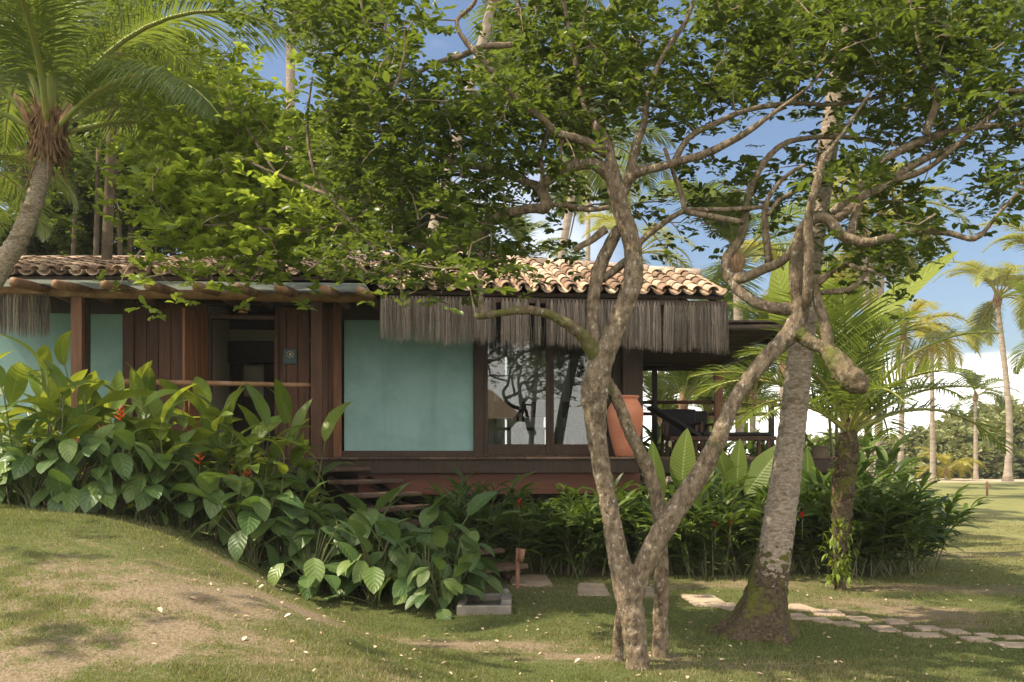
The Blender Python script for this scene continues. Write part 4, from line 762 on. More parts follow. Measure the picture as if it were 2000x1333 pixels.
SK_BR = [
 [(1060, 372, 7.7, 10), (1005, 345, 7.8, 9), (955, 328, 7.9, 8), (900, 322, 8.0, 6), (850, 300, 8.1, 4), (790, 270, 8.2, 3), (700, 250, 8.4, 3)],
 [(1185, 300, 7.5, 10), (1130, 272, 7.4, 9), (1090, 262, 7.3, 8), (1060, 232, 7.2, 7), (1005, 190, 7.1, 6), (950, 125, 7.0, 7), (905, 75, 7.0, 5), (893, 40, 7.0, 4), (925, 8, 7.0, 4), (950, -60, 7.0, 3)],
 [(1000, 88, 7.1, 6), (945, 92, 7.05, 6), (900, 110, 7.1, 6), (850, 125, 7.2, 5), (800, 150, 7.3, 4), (740, 175, 7.4, 3)],
 [(865, 492, 8.0, 7), (800, 470, 8.3, 6), (790, 420, 8.6, 5), (740, 400, 8.9, 5), (640, 380, 9.2, 4), (540, 340, 9.5, 3), (450, 300, 9.8, 3)],
 [(740, 400, 8.9, 5), (660, 440, 9.3, 4), (560, 450, 9.8, 4), (430, 440, 10.2, 3), (320, 450, 10.6, 2)], [(540, 340, 9.5, 3), (480, 250, 9.8, 3), (430, 190, 10, 2)], [(560, 450, 9.8, 3), (480, 510, 10.2, 3), (350, 530, 10.7, 2), (250, 550, 11, 1.5)],
 [(765, 520, 8.15, 4), (700, 450, 8.3, 4), (620, 350, 8.4, 3), (600, 250, 8.5, 3), (610, 150, 8.5, 2)],
 [(1198, 340, 7.5, 12), (1185, 280, 7.55, 10), (1162, 245, 7.6, 9), (1140, 200, 7.6, 6), (1120, 100, 7.6, 5), (1100, 0, 7.6, 4), (1080, -150, 7.6, 3)],
 [(1205, 400, 7.5, 12), (1230, 345, 7.45, 10), (1240, 290, 7.4, 9), (1258, 240, 7.4, 7), (1270, 170, 7.4, 6), (1300, 100, 7.4, 5), (1350, 20, 7.4, 4), (1380, -120, 7.4, 3)],
 [(1215, 370, 7.5, 11), (1245, 338, 7.4, 10), (1300, 324, 7.3, 8), (1380, 300, 7.2, 8), (1432, 275, 7.1, 7), (1475, 248, 7.0, 6), (1515, 218, 7.0, 4), (1580, 170, 6.9, 3), (1640, 100, 6.9, 2)],
 [(1315, 318, 7.3, 7), (1345, 270, 7.3, 6), (1400, 240, 7.35, 6), (1460, 215, 7.4, 5), (1550, 202, 7.5, 5), (1620, 205, 7.6, 4), (1720, 190, 7.7, 3)],
 [(1245, 478, 7.5, 6), (1290, 440, 7.45, 6), (1338, 412, 7.4, 5), (1400, 410, 7.35, 5), (1450, 408, 7.35, 5), (1492, 404, 7.3, 4)], [(1338, 415, 7.4, 5), (1328, 370, 7.4, 5), (1312, 330, 7.4, 4), (1298, 290, 7.4, 4)],
 [(1338, 414, 7.4, 6), (1400, 425, 7.3, 6), (1452, 435, 7.3, 6)],
 [(1430, 550, 7.4, 10), (1480, 532, 7.3, 10), (1530, 508, 7.25, 9), (1556, 478, 7.2, 8)],
 [(1502, 515, 7.3, 8), (1494, 440, 7.25, 7), (1500, 390, 7.2, 5), (1535, 345, 7.2, 4), (1572, 322, 7.15, 3)], [(1500, 420, 7.2, 4), (1525, 388, 7.2, 4), (1570, 368, 7.2, 3)],
 [(1575, 600, 7.1, 10), (1580, 520, 7.0, 10), (1578, 440, 6.95, 9), (1585, 395, 6.9, 8), (1598, 350, 6.9, 8), (1606, 310, 6.9, 6), (1622, 292, 6.9, 4), (1660, 240, 6.9, 3), (1700, 180, 6.9, 3)],
 [(1620, 690, 7.1, 12), (1612, 640, 7.1, 11), (1598, 590, 7.1, 10), (1588, 545, 7.1, 9)], [(1590, 560, 7.1, 8), (1640, 518, 7.0, 6), (1675, 524, 6.9, 5), (1705, 530, 6.9, 4)], [(1605, 572, 7.1, 6), (1660, 565, 7.0, 6), (1690, 535, 7.0, 5), (1700, 515, 7.0, 4)],
 [(1625, 415, 7.0, 8), (1655, 390, 6.95, 9), (1685, 362, 6.9, 9), (1700, 360, 6.9, 7)], [(1660, 460, 6.95, 10), (1668, 430, 7.0, 8), (1680, 395, 7.0, 8)],
 [(1735, 350, 7.3, 9), (1780, 325, 7.3, 8), (1830, 300, 7.35, 7), (1880, 280, 7.4, 6)], [(1740, 355, 7.3, 7), (1800, 335, 7.2, 6), (1850, 300, 7.1, 5), (1930, 230, 7.0, 4), (1990, 190, 6.9, 3)],
 [(1808, 262, 7.3, 9), (1815, 240, 7.3, 8), (1830, 200, 7.3, 8), (1822, 170, 7.3, 6), (1800, 110, 7.3, 4), (1780, 20, 7.3, 3), (1750, -120, 7.3, 3)], [(1850, 178, 7.2, 5), (1920, 175, 7.15, 5), (2010, 178, 7.1, 5), (2100, 170, 7.1, 4)],
 [(940, 480, 7.9, 5), (938, 540, 7.5, 5), (942, 612, 7.05, 5)], [(1175, 548, 7.6, 8), (1200, 528, 7.6, 8), (1228, 508, 7.55, 8)], [(1122, 488, 7.5, 6), (1150, 472, 7.5, 7), (1185, 448, 7.5, 9)],
 [(1068, 400, 7.7, 5), (1110, 402, 7.6, 5), (1150, 410, 7.5, 5), (1190, 405, 7.5, 5)], [(1060, 358, 7.7, 5), (1058, 300, 7.8, 4), (1072, 240, 7.9, 4), (1040, 150, 8, 3), (1020, 60, 8, 3), (1000, -80, 8, 3)],
 [(1095, 335, 7.6, 4), (1095, 290, 7.6, 4), (1105, 250, 7.6, 4)], [(790, 420, 8.6, 4), (770, 350, 8.5, 4), (720, 280, 8.5, 3), (680, 180, 8.5, 3), (640, 60, 8.5, 2), (600, -60, 8.5, 2)], [(800, 150, 7.3, 3), (760, 80, 7.3, 3), (740, -40, 7.3, 3)],
 [(780, 515, 8.1, 4), (785, 580, 7.9, 1.5)], [(700, 450, 8.3, 3), (640, 500, 8.6, 2), (600, 530, 8.8, 1.5)]]
def skp(pl, k=4, jit=0.0):
    a = np.array([list(P(x, y, Y)) + [r / F * Y] for x, y, Y, r in pl]); q = crom(a, k); q[:, 3] = np.maximum(q[:, 3], .003)
    if jit: q[:, :3] += (rs.rand(len(q), 3) - .5) * jit * q[:, 3:4]
    return q
tree = thing('multi_stemmed_tree', P(1245, 1310, 7.4), 'large crooked tree with crossing forked trunks and wide canopy before the bungalow', 'tree')
def organic(parts, name, m, vox=0.014, dis=0.012, seg=12):
    mb = MB()
    for pl in parts: q = skp(pl, 5, .10); mb.tube(q[:, :3], q[:, 3] * .81, seg, wob=.08)
    o = mb.build(name, m, tree)
    md = o.modifiers.new('r', 'REMESH'); md.mode = 'VOXEL'; md.voxel_size = vox; md.use_smooth_shade = True
    tx = bpy.data.textures.new(name, 'CLOUDS'); tx.noise_scale = 0.055; tx.noise_depth = 4
    d2 = o.modifiers.new('d', 'DISPLACE'); d2.texture = tx; d2.strength = dis * 2; d2.mid_level = .5; d2.texture_coords = 'GLOBAL'
    return o
organic([p for k, p in SK_TRUNK if k == 'trunk'], 'trunk', M['bark'], .010, .008)
for k, p in SK_TRUNK:
    if k == 'stub': organic([p], 'cut_stub', M['bark_moss'], .011, .020)
for i, p in enumerate([p for k, p in SK_TRUNK if k == 'limb']): organic([p], 'limb', M['bark_moss'] if i in (0,) else M['bark'], .010, .006)
mb = MB()
for p in SK_BR: q = skp(p, 4, .25); mb.tube(q[:, :3], q[:, 3], 7, wob=.12)
mb.build('branches', M['bark'], tree)
# knot holes on the trunk
for (kx, ky, kr) in ((1173, 799, 8), (1162, 775, 10)):
    c = P(kx, ky, 7.4 - .125); mb = MB()
    a = np.linspace(0, 2 * np.pi, 17); mb.tube(np.stack([c[0] + np.cos(a) * kr / F * 7.3 * .9, c[1] + 0 * a, c[2] + np.sin(a) * kr / F * 7.3], 1) + (rs.rand(17, 3) - .5) * .006, .007, 6, cap=False); mb.build('knot_hole', M['bark'], tree)
DG = """
05677998533488986738999999999999
02338998212499998861699999999986
00117998124699999972899999999996
00017899669999999987987565688887
00347999999999864787531265578787
00135899999999863242210234785677
00004799999976533224355446633347
00005699998765443455766655664457
00008799886665434237753345664323
00007899877865432155200056665212
00004568999851000000000056863100
00000013432100000000000034300000""".split()
BG = """
000000000000
000000000000
000154200000
003577300000
004789642000
046889864000
068888753000
468888864000
257888998000
256788999500
124556665000
433100000000""".split()
nodes = [];
for p in [p for k, p in SK_TRUNK if k == 'limb'] + SK_BR: nodes += [list(x) for x in skp(p, 3)[:, :3]]
nodes = np.array(nodes)
def node_depth(p):      # depth of the bough nearest to this line of sight
    d = (nodes[:, 0] / nodes[:, 1] - p[0]) ** 2 + ((nodes[:, 2] - CH) / nodes[:, 1] - p[1]) ** 2; i = np.argsort(d)[:4]; return nodes[i, 1].mean()
def cells(grid, x0, per, spread, yfix=None, jit=1.0):
    out = []
    for r, row in enumerate(grid):
        for c, ch in enumerate(row):
            k = int(ch); n = (k / 9.0) ** 2.3 * per; n = int(n) + (rs.rand() < n % 1)
            for _ in range(n):
                px, py = x0 + (c + rs.rand()) * 50, (r + rs.rand()) * 50
                Yc = node_depth(((px - 1000) / F, (HZ - py) / F)) if yfix is None else yfix(px, py)
                Yc += spread * (rs.rand() + rs.rand() - 1) + (.65 if yfix is None and px > 960 else 0); out.append(P(px, py, Yc))
    return out
cl = cells(DG, 400, 6.0, 1.3)
# the canopy goes on above and beside the frame
for _ in range(330):
    x = rs.rand() * 9.2 - 3.6; y = 7.6 + (rs.rand() - .5) * 3.4; z = 4.95 + 1.6 * rs.rand() ** 1.2; rr = ((x - 1.3) / 4.9) ** 2 + ((y - 7.6) / 2.0) ** 2
    if rr < 1 and z > CH + HZ / F * y: cl.append(np.array([x, y, z]))
for _ in range(200):
    cl.append(np.array([4.1 + 1.5 * rs.rand(), 6.6 + 1.6 * rs.rand(), 3.7 + 1.3 * rs.rand()]))
cl = np.array(cl)
cb = np.array(cells(BG, 200, 12, .9, lambda px, py: 10.4 + (450 - px) * .0022))
def twigs(C, name, par, m, step=0.33, r0=.006):
    """grow thin branches from the boughs out to the leaf clusters"""
    sel = C[rs.permutation(len(C))[:int(len(C) * .62)]]; nd = nodes.copy(); mb = MB()
    d0 = np.array([np.min(((nd - c) ** 2).sum(1)) for c in sel]); 
    for i in np.argsort(d0):
        c = sel[i]; dd = ((nd - c) ** 2).sum(1); j = np.argmin(dd); a = nd[j]; L = math.sqrt(dd[j])
        if L < .12: continue
        k = max(3, int(L / .18) + 2); t = np.linspace(0, 1, k)[:, None]
        pts = a + (c - a) * t + np.sin(t * np.pi) * (rs.rand(3) - .5) * .35 * L + (rs.rand(k, 3) - .5) * .035 * np.sin(t * np.pi); 
        rad = np.linspace(.0052 + .006 * min(1.6, L), .0032, k); mb.tube(pts, rad, 5, cap=False); nd = np.concatenate([nd, pts[1:]])
    mb.build(name, m, par)
twigs(cl, 'twigs', tree, M['twig']); 
mb = MB(); patch = lambda C: 0.5 + .5 * np.sin(C[:, 0] * 3.1 + 1.7 * np.sin(C[:, 2] * 2.7)) * np.cos(C[:, 1] * 2.9 + C[:, 2] * 2)
def canopy(C, mname, name, size, reps, nl, sl, rsc=1.0, spread=.11):
    mb = MB(); C2 = np.repeat(C, reps, 0) + rs.normal(size=(len(C) * reps, 3)) * spread
    rb = np.clip(.15 + .55 * patch(C2) * rsc + .3 * (rs.rand(len(C2)) - .5), 0, 1)
    sprigs(mb, C2, size, nl, sl, rb=rb); mb.build(name, M[mname], tree, smooth=True)
canopy(cl, 'leaf', 'foliage', .074, 5, 8, .11, spread=.085)
twigs(cb, 'young_twigs', tree, M['twig']); canopy(cb, 'leafy', 'young_foliage', .108, 3, 9, .11, spread=.17)
# ================================================================ PALMS
def frond_mesh(name, L, leaf, m, n=60, droop=1.5, lift=.5, wd=.035, twist=0.5, seed=0, hang=0.9, seg=4, pet=.18, r=.022, vshape=.35):
    """pinnate frond along +Y, rising then arching down"""
    q = np.random.RandomState(seed); mb = MB(); k = 14; t = np.linspace(0, 1, k); an = lift - droop * t ** 1.25
    y = np.concatenate([[0], np.cumsum(np.cos((an[1:] + an[:-1]) / 2))]) * L / (k - 1); z = np.concatenate([[0], np.cumsum(np.sin((an[1:] + an[:-1]) / 2))]) * L / (k - 1)
    mid = np.stack([.04 * L * np.sin(t * 2.2) * (q.rand() - .5) * 3, y, z], 1)
    mb.tube(mid, r * (1.15 - t) + .003, 6); rach = mb
    lm = MB()
    for s in (-1, 1):
        tt = pet + (1 - pet) * (np.arange(n) + q.rand(n) * .5) / n; P_ = np.stack([np.interp(tt, t, mid[:, a]) for a in range(3)], 1); A = np.interp(tt, t, an)
        ll = leaf * np.clip(np.sin(np.pi * np.clip((tt - pet) / (1 - pet), 0, 1) ** .8 * .86 + .32), .15, 1) * (.88 + .24 * q.rand(n))
        fw = np.stack([np.zeros(n), np.cos(A), np.sin(A)], 1); upv = np.stack([np.zeros(n), -np.sin(A), np.cos(A)], 1); sd = np.zeros((n, 3)); sd[:, 0] = s
        d = sd * 1.0 + fw * (.55 + .5 * tt)[:, None] + upv * (vshape + .35 * (q.rand(n) - .5))[:, None]; d /= np.linalg.norm(d, axis=1)[:, None]
        ts = np.linspace(0, 1, seg + 1); pts = []
        cur = P_.copy(); dn = np.array([0, 0, -1.0])
        for i, a in enumerate(ts):
            if i: cur = cur + dcur * (ll / seg)[:, None]
            pts.append(cur.copy()); dcur = d + dn * (hang * (a + .5 / seg) ** 1.2)[:, None] * (.7 + .6 * q.rand(n))[:, None] if np.ndim(hang) else d + dn * hang * (a + .5 / seg) ** 1.2 * (.7 + .6 * q.rand(n))[:, None]; dcur /= np.linalg.norm(dcur, axis=1)[:, None]
        pts = np.array(pts)                               # seg+1, n, 3
        wv = np.cross(d, upv); wv /= np.linalg.norm(wv, axis=1)[:, None]; w = wd * np.array([.45, 1, .9, .6, .08, .05])[:seg + 1] if seg == 4 else wd * np.linspace(1, .1, seg + 1)
        V = np.stack([pts - wv[None] * w[:, None, None] / 2, pts + wv[None] * w[:, None, None] / 2], 2)  # seg+1,n,2,3
        V = V.transpose(1, 0, 2, 3).reshape(-1, 3); Fc = []
        b = (np.arange(n) * (seg + 1) * 2)[:, None, None]; f = np.array([[2 * i, 2 * i + 1, 2 * i + 3, 2 * i + 2] for i in range(seg)])[None]
        lm.add(V, (b + f).reshape(-1, 4), np.repeat(np.clip(q.rand(n) * .6 + .2, 0, 1), (seg + 1) * 2))
    return lm.mesh(name, M[m], smooth=False), rach.mesh(name + '_stalk', M['rachis'])
FR = {}
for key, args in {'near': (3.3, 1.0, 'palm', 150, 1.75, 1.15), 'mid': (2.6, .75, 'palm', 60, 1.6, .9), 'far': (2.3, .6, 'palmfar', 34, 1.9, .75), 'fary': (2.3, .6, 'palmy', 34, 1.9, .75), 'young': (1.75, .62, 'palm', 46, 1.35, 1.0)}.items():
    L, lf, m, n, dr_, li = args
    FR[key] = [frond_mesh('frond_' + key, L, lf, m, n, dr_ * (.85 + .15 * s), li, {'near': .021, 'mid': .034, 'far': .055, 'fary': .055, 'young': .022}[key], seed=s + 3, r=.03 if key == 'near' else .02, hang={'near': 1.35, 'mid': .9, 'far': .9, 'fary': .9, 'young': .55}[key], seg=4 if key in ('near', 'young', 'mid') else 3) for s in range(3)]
def palm(crown, base, key, n, label, group=None, sc=1.0, r=.13, cat='palm tree', tm='palmbark_far', bend=.0, els=None, azs=None, curve=None, foot=1.5, heart=True, mid=None):
    base = np.array(base, float); crown = np.array(crown, float)
    t = thing('coconut_palm', base, label, cat, group)
    q = [base] + ([np.array(m_) for m_ in mid] if mid else [base * .6 + crown * .4 + np.array([bend, 0, 0])]) + [crown]; pts = crom(q, 10); k = len(pts); f = np.linspace(0, 1, k)
    rad = r * (1 - .3 * f) * (1 + (foot - 1) * np.exp(-f * 22)); rad *= 1 + .03 * (rs.rand(k) - .5)
    mb = MB(); mb.tube(pts, rad, 12, wob=.05); mb.build('trunk', M[tm], t)
    if heart:
        hb = MB(); hb.tube([crown - [0, 0, .15 * sc], crown + [0, 0, .1 * sc], crown + [0, 0, .4 * sc]], [r * .75, r * 1.25, r * .5], 9, wob=.3, rnd=.6); hb.build('crown_heart', M['fibre'], t)
    for i in range(n):
        az = azs[i] if azs is not None else i * 2.39996 + rs.rand() * .4; el = els[i] if els is not None else math.radians(-42 + 88 * ((i * .618) % 1))
        lm, st_ = FR[key][i % 3]
        o = bpy.data.objects.new('frond', lm); COL.objects.link(o); o.parent = t; o.location = Vector(crown - base) + Vector((0, 0, .12 * sc)); o.rotation_mode = 'XYZ'; o.rotation_euler = (el, (rs.rand() - .5) * .5, az); s2 = sc * (.85 + .3 * rs.rand()); o.scale = (s2, s2, s2)
        o2 = bpy.data.objects.new('stalk', st_); COL.objects.link(o2); o2.parent = o
    return t
def pxpalm(cpx, cpy, bpx, Y, key, n, label, sc, r=.13, bend=0, group='coconut palms beyond the lawn', **k):
    c = P(cpx, cpy, Y); b = P(bpx, 900, Y); b[2] = gz(b[0], Y) - .05; return palm(c, b, key, n, label, group, sc, r, bend=bend, **k)
# far palms
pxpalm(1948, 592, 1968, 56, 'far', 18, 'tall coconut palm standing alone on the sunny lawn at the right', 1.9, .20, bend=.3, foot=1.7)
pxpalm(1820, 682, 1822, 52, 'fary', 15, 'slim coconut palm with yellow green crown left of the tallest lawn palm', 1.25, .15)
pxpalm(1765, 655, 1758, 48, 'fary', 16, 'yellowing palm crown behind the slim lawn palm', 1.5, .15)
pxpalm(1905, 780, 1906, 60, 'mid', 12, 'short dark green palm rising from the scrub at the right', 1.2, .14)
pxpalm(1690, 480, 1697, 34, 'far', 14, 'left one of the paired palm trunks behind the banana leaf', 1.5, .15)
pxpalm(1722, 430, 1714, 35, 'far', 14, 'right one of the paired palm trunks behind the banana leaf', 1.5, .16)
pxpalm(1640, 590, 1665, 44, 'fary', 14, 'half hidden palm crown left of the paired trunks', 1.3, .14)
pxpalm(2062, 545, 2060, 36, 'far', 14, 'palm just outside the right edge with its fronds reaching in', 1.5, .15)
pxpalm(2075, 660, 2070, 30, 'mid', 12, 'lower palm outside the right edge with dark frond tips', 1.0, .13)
pxpalm(1440, 520, 1450, 24, 'mid', 16, 'dense green palm crown right behind the end of the tiled roof', 1.15, .15, group='palms behind the bungalow')
pxpalm(1540, 560, 1548, 27, 'fary', 14, 'golden palm crown behind the forked tree', 1.0, .14, group='palms behind the bungalow')
pxpalm(1245, 505, 1250, 40, 'far', 14, 'distant pale palm crown above the roof hip', 1.4, .15, group='palms behind the bungalow')
pxpalm(1130, 300, 1042, 29, 'mid', 16, 'leaning tall palm behind the tiled ridge', 1.2, .15, bend=-.2, group='palms behind the bungalow')
pxpalm(1150, 330, 1145, 44, 'far', 12, 'very slim palm trunk seen between the boughs', 1.4, .13, group='palms behind the bungalow')
pxpalm(1020, 505, 1020, 33, 'mid', 12, 'low drooping palm crown peeping over the roof ridge', 1.0, .14, group='palms behind the bungalow')
pxpalm(568, -70, 564, 23, 'mid', 14, 'tall palm trunk rising straight above the forest at the upper left', 1.1, .14, tm='palmbark', group='palms behind the bungalow')
pxpalm(965, -5, 700, 21, 'mid', 16, 'tall palm with fronds showing through the canopy at the top', 1.0, .14, group='palms behind the bungalow')
for px, cy, Y, lb in ((1305, 640, 42, 'palm trunk seen through the veranda, left of three'), (1285, 620, 36, 'slender palm trunk seen through the veranda beside the pillar'), (1372, 650, 45, 'palm trunk seen through the veranda next to its post')):
    pxpalm(px + 8, cy, px, Y, 'far', 12, lb, 1.2, .14, group='palms seen through the veranda')
for px, py, Y, s2, lb in ((1335, 800, 21.5, .9, 'young palm with no visible trunk behind the veranda rail'), (1470, 790, 20.5, .85, 'young palm at the right of the veranda post'), (1530, 740, 19, .9, 'bright young palm just behind the veranda corner'), (1848, 925, 58, 1.3, 'tiny young palm on the far edge of the lawn')):
    c = P(px, py, Y); palm(c, [c[0], Y, 0 if Y < 30 else -.05], 'young' if Y < 30 else 'fary', 14, lb, 'young palms', s2 * (1.2 if Y < 30 else .8), .09, els=[math.radians(15 + 55 * ((i * .618) % 1)) - .5 for i in range(14)], cat='young palm')
# foreground coconut palm with flared foot
cb_ = P(1480, 1245, 8.75)
t = thing('coconut_palm', cb_, 'foreground coconut palm with ringed grey trunk and mossy flared foot', 'palm tree')
tp = [(1478, 1262, 8.75, 62), (1482, 1230, 8.75, 54), (1492, 1195, 8.75, 42), (1500, 1150, 8.75, 35), (1510, 1100, 8.76, 33), (1522, 1020, 8.8, 31), (1535, 930, 8.85, 29), (1548, 830, 8.9, 26), (1558, 740, 8.95, 25), (1568, 650, 9.0, 24), (1577, 560, 9.1, 22), (1592, 450, 9.2, 21), (1610, 330, 9.4, 20), (1628, 220, 9.5, 19), (1640, 130, 9.6, 19), (1648, 60, 9.7, 18)]
q = skp(tp, 14); qs = q.copy(); k = len(q)
mb = MB(); i0 = 44; rr = q[:, 3] * (1 + .022 * np.sin(np.arange(k) * 1.9)); mb.tube(q[i0:, :3], rr[i0:], 20, wob=.035); mb.build('trunk', M['palmbark'], t)
mb = MB(); a = np.linspace(0, 2 * np.pi, 36, endpoint=False); V = []; nr = 60
for i in range(nr + 4):
    f = max(0, i) ; c = q[min(i, k - 1)]; h = c[2] - gz(c[0], c[1]); r = c[3]
    flare = np.maximum(0, np.exp(-h / .16)) * .075 * (1 + .8 * np.sin(a * 5 + 1) + .4 * np.sin(a * 9)) + np.exp(-h / .25) * .12 * np.maximum(0, np.cos(a - math.pi * 1.0)) ** 2
    rad_ = r * (1.04 - .04 * min(1, i / nr)) + flare + .006 * np.sin(a * 13 + i)
    if i >= nr: rad_ = rad_ * (1 - .012 * (i - nr + 1))
    V += [[c[0] + math.cos(x) * y_, c[1] + math.sin(x) * y_, c[2]] for x, y_ in zip(a, rad_)]
mb.add(V, [[i * 36 + j, i * 36 + (j + 1) % 36, (i + 1) * 36 + (j + 1) % 36, (i + 1) * 36 + j] for i in range(nr + 3) for j in range(36)], .5)
ft = mb.build('root_flare', M['palmfoot'], t); tx = bpy.data.textures.new('foot', 'CLOUDS'); tx.noise_scale = .05; tx.noise_depth = 4
sb = ft.modifiers.new('s', 'SUBSURF'); sb.levels = 1; sb.render_levels = 1; d2 = ft.modifiers.new('d', 'DISPLACE'); d2.texture = tx; d2.strength = .045; d2.texture_coords = 'GLOBAL'
cr = q[-1, :3]
for i in range(11):
    lm, st_ = FR['near'][i % 3]; o = bpy.data.objects.new('frond', lm); COL.objects.link(o); o.parent = t; o.location = Vector(cr - cb_); o.rotation_euler = (math.radians([-30, 10, -10, 25, -35, 5, 20, -20, 0, 12, -5][i]), 0, i * 2.4 + .5); o.scale = (.62,) * 3
    o2 = bpy.data.objects.new('stalk', st_); COL.objects.link(o2); o2.parent = o
# left curving palm
YL = 11.0
lb_ = P(-60, 620, YL); crn = P(96, 268, YL)
base = P(-250, 1010, YL); base[2] = gz(base[0], YL)
def leftpalm():
    t = thing('coconut_palm', base, 'curved coconut palm with fibrous crown base leaning in at the upper left', 'palm tree')
    q = skp([(-250, 1010, YL, 30), (-170, 850, YL, 26), (-90, 680, YL, 23), (0, 528, YL, 22), (45, 450, YL, 21), (72, 380, YL, 19), (88, 320, YL, 19), (94, 285, YL, 22), (96, 262, YL, 24)], 12, .1)
    mb = MB(); rr = q[:, 3] * .88 * (1 + .05 * np.sin(np.arange(len(q)) * 2.1)); mb.tube(q[:, :3], rr, 18, wob=.10); mb.build('trunk', M['palmbark'], t)
    c = q[-1, :3]; mb = MB(); 
    a = np.linspace(0, 2 * np.pi, 22, endpoint=False); V = []
    for zz, rr_ in ((-.30, .10), (-.24, .135), (-.16, .165), (-.08, .17), (0, .16), (.08, .185), (.16, .17), (.24, .21), (.30, .12)): rr_ *= .82; V += [[c[0] + math.cos(x) * rr_ * (1 + .28 * math.sin(3 * x + zz * 9) + .15 * (rs.rand() - .5)), c[1] + math.sin(x) * rr_, c[2] + zz + .03 * math.sin(2 * x)] for x in a]
    mb.add(V, [[i * 22 + j, i * 22 + (j + 1) % 22, (i + 1) * 22 + (j + 1) % 22, (i + 1) * 22 + j] for i in range(8) for j in range(22)], .6)
    for i in range(170):      # ragged sheath fibre
        a = rs.rand() * 2 * np.pi; L = .10 + .22 * rs.rand(); z0 = -.34 + .6 * rs.rand(); o = np.array([math.cos(a), math.sin(a), 0]); dn = 1 if rs.rand() < .45 else -1
        mb.tube([c + o * .14 + [0, 0, z0], c + o * .185 + [0, 0, z0 + dn * L * .5], c + o * (.19 + .09 * rs.rand()) + [0, 0, z0 + dn * L]], [.014, .009, .002], 4, rnd=rs.rand(), cap=False)
    for sx, zt in ((-1, .42), (1, .36)):      # pale split frond bases
        mb.tube([c + [sx * .12, -.05, -.05], c + [sx * .20, -.08, .15], c + [sx * .34, -.08, zt]], [.05, .045, .02], 8, rnd=1.0)
    mb.build('sheath_fibre', M['fibre'], t)
    fr = [(0.0, 62, 1.25), (.10, 78, 1.1), (-.8, 35, 1.0), (1.2, 50, 1.05), (2.0, 30, 1.0), (-1.7, 45, 1.1), (-2.6, 55, 1.1), (2.8, 60, 1.0), (3.3, 35, 1.1), (-2.1, 10, .9), (2.3, 5, .9), (.6, 40, 1.0), (-1.2, 5, .9), (-.3, 25, 1.0)]
    for i, (az, el, s2) in enumerate(fr):
        lm, st_ = FR['near'][i % 3]; o = bpy.data.objects.new('frond', lm); COL.objects.link(o); o.parent = t; o.location = Vector(c - base) + Vector((0, 0, -.05)); o.rotation_euler = (math.radians(el) - .75, 0, az); o.scale = (s2,) * 3
        o2 = bpy.data.objects.new('stalk', st_); COL.objects.link(o2); o2.parent = o
leftpalm()
# young palm with shaggy trunk at the right
yb_ = G(1643, 1152)
def shaggy():
    Yp = yb_[1]; t = thing('young_palm', yb_, 'young palm with shaggy brown trunk and fern on it before the ginger hedge', 'palm tree')
    q = skp([(1641, 1160, Yp, 11), (1640, 1100, Yp, 10), (1642, 1040, Yp, 16), (1646, 980, Yp, 21), (1650, 920, Yp, 22), (1655, 870, Yp, 20), (1660, 820, Yp, 10)], 8, .2); mb = MB(); mb.tube(q[:, :3], q[:, 3], 12, wob=.2); mb.build('trunk', M['palmfoot'], t)
    mb = MB()
    for i in range(260):
        f = rs.rand(); p = P(1641 + 14 * f, 1060 - 215 * f, Yp); a = rs.rand() * 2 * np.pi; r = .03 + .075 * math.sin(math.pi * min(1, f * .8 + .15)); L = .09 + .14 * rs.rand()
        o = np.array([math.cos(a), math.sin(a), 0]); mb.tube([p + o * r * .6, p + o * r * 1.0 + [0, 0, L * .4], p + o * (r * 1.15) + [0, 0, L]], [.014, .012, .004], 4, rnd=rs.rand(), cap=False)
    mb.build('shaggy_bark', M['fibre'], t)
    c = P(1658, 850, Yp); azs = np.linspace(0, 2 * np.pi, 19, endpoint=False)
    for i in range(19):
        el = math.radians([22, 50, 2, 38, 12, 62, 18][i % 7]) - .45; lm, st_ = FR['young'][i % 3]; o = bpy.data.objects.new('frond', lm); COL.objects.link(o); o.parent = t; o.location = Vector(c - yb_); o.rotation_euler = (el, 0, azs[(i * 7) % 19] + .3 * rs.rand()); s2 = .98 + .3 * rs.rand(); o.scale = (s2,) * 3
        o2 = bpy.data.objects.new('stalk', st_); COL.objects.link(o2); o2.parent = o
    f = thing('epiphyte_fern', P(1641, 1030, Yp - .1), 'bright yellow green fern growing on the shaggy palm trunk', 'fern'); mb = MB(); n = 110
    C = np.array([P(1641 + rs.normal() * 13, 1010 + rs.rand() * 125 + abs(rs.normal()) * 4, Yp - .08 + .1 * rs.normal()) for _ in range(n)]); dv = np.stack([rs.normal(size=n), rs.normal(size=n), rs.rand(n) - .5], 1)
    for s in np.linspace(0, 1, 4):
        mb.inst(leaf_tpl(1, .2, .2, 1.2, 5, 3), frame(dv + rs.normal(size=(n, 3)) * .4, UPV(n)) * (.06 + .09 * rs.rand(n))[:, None, None], C, rs.rand(n) * .5 + .5)
    mb.build('fronds', M['hel'], f)
shaggy()
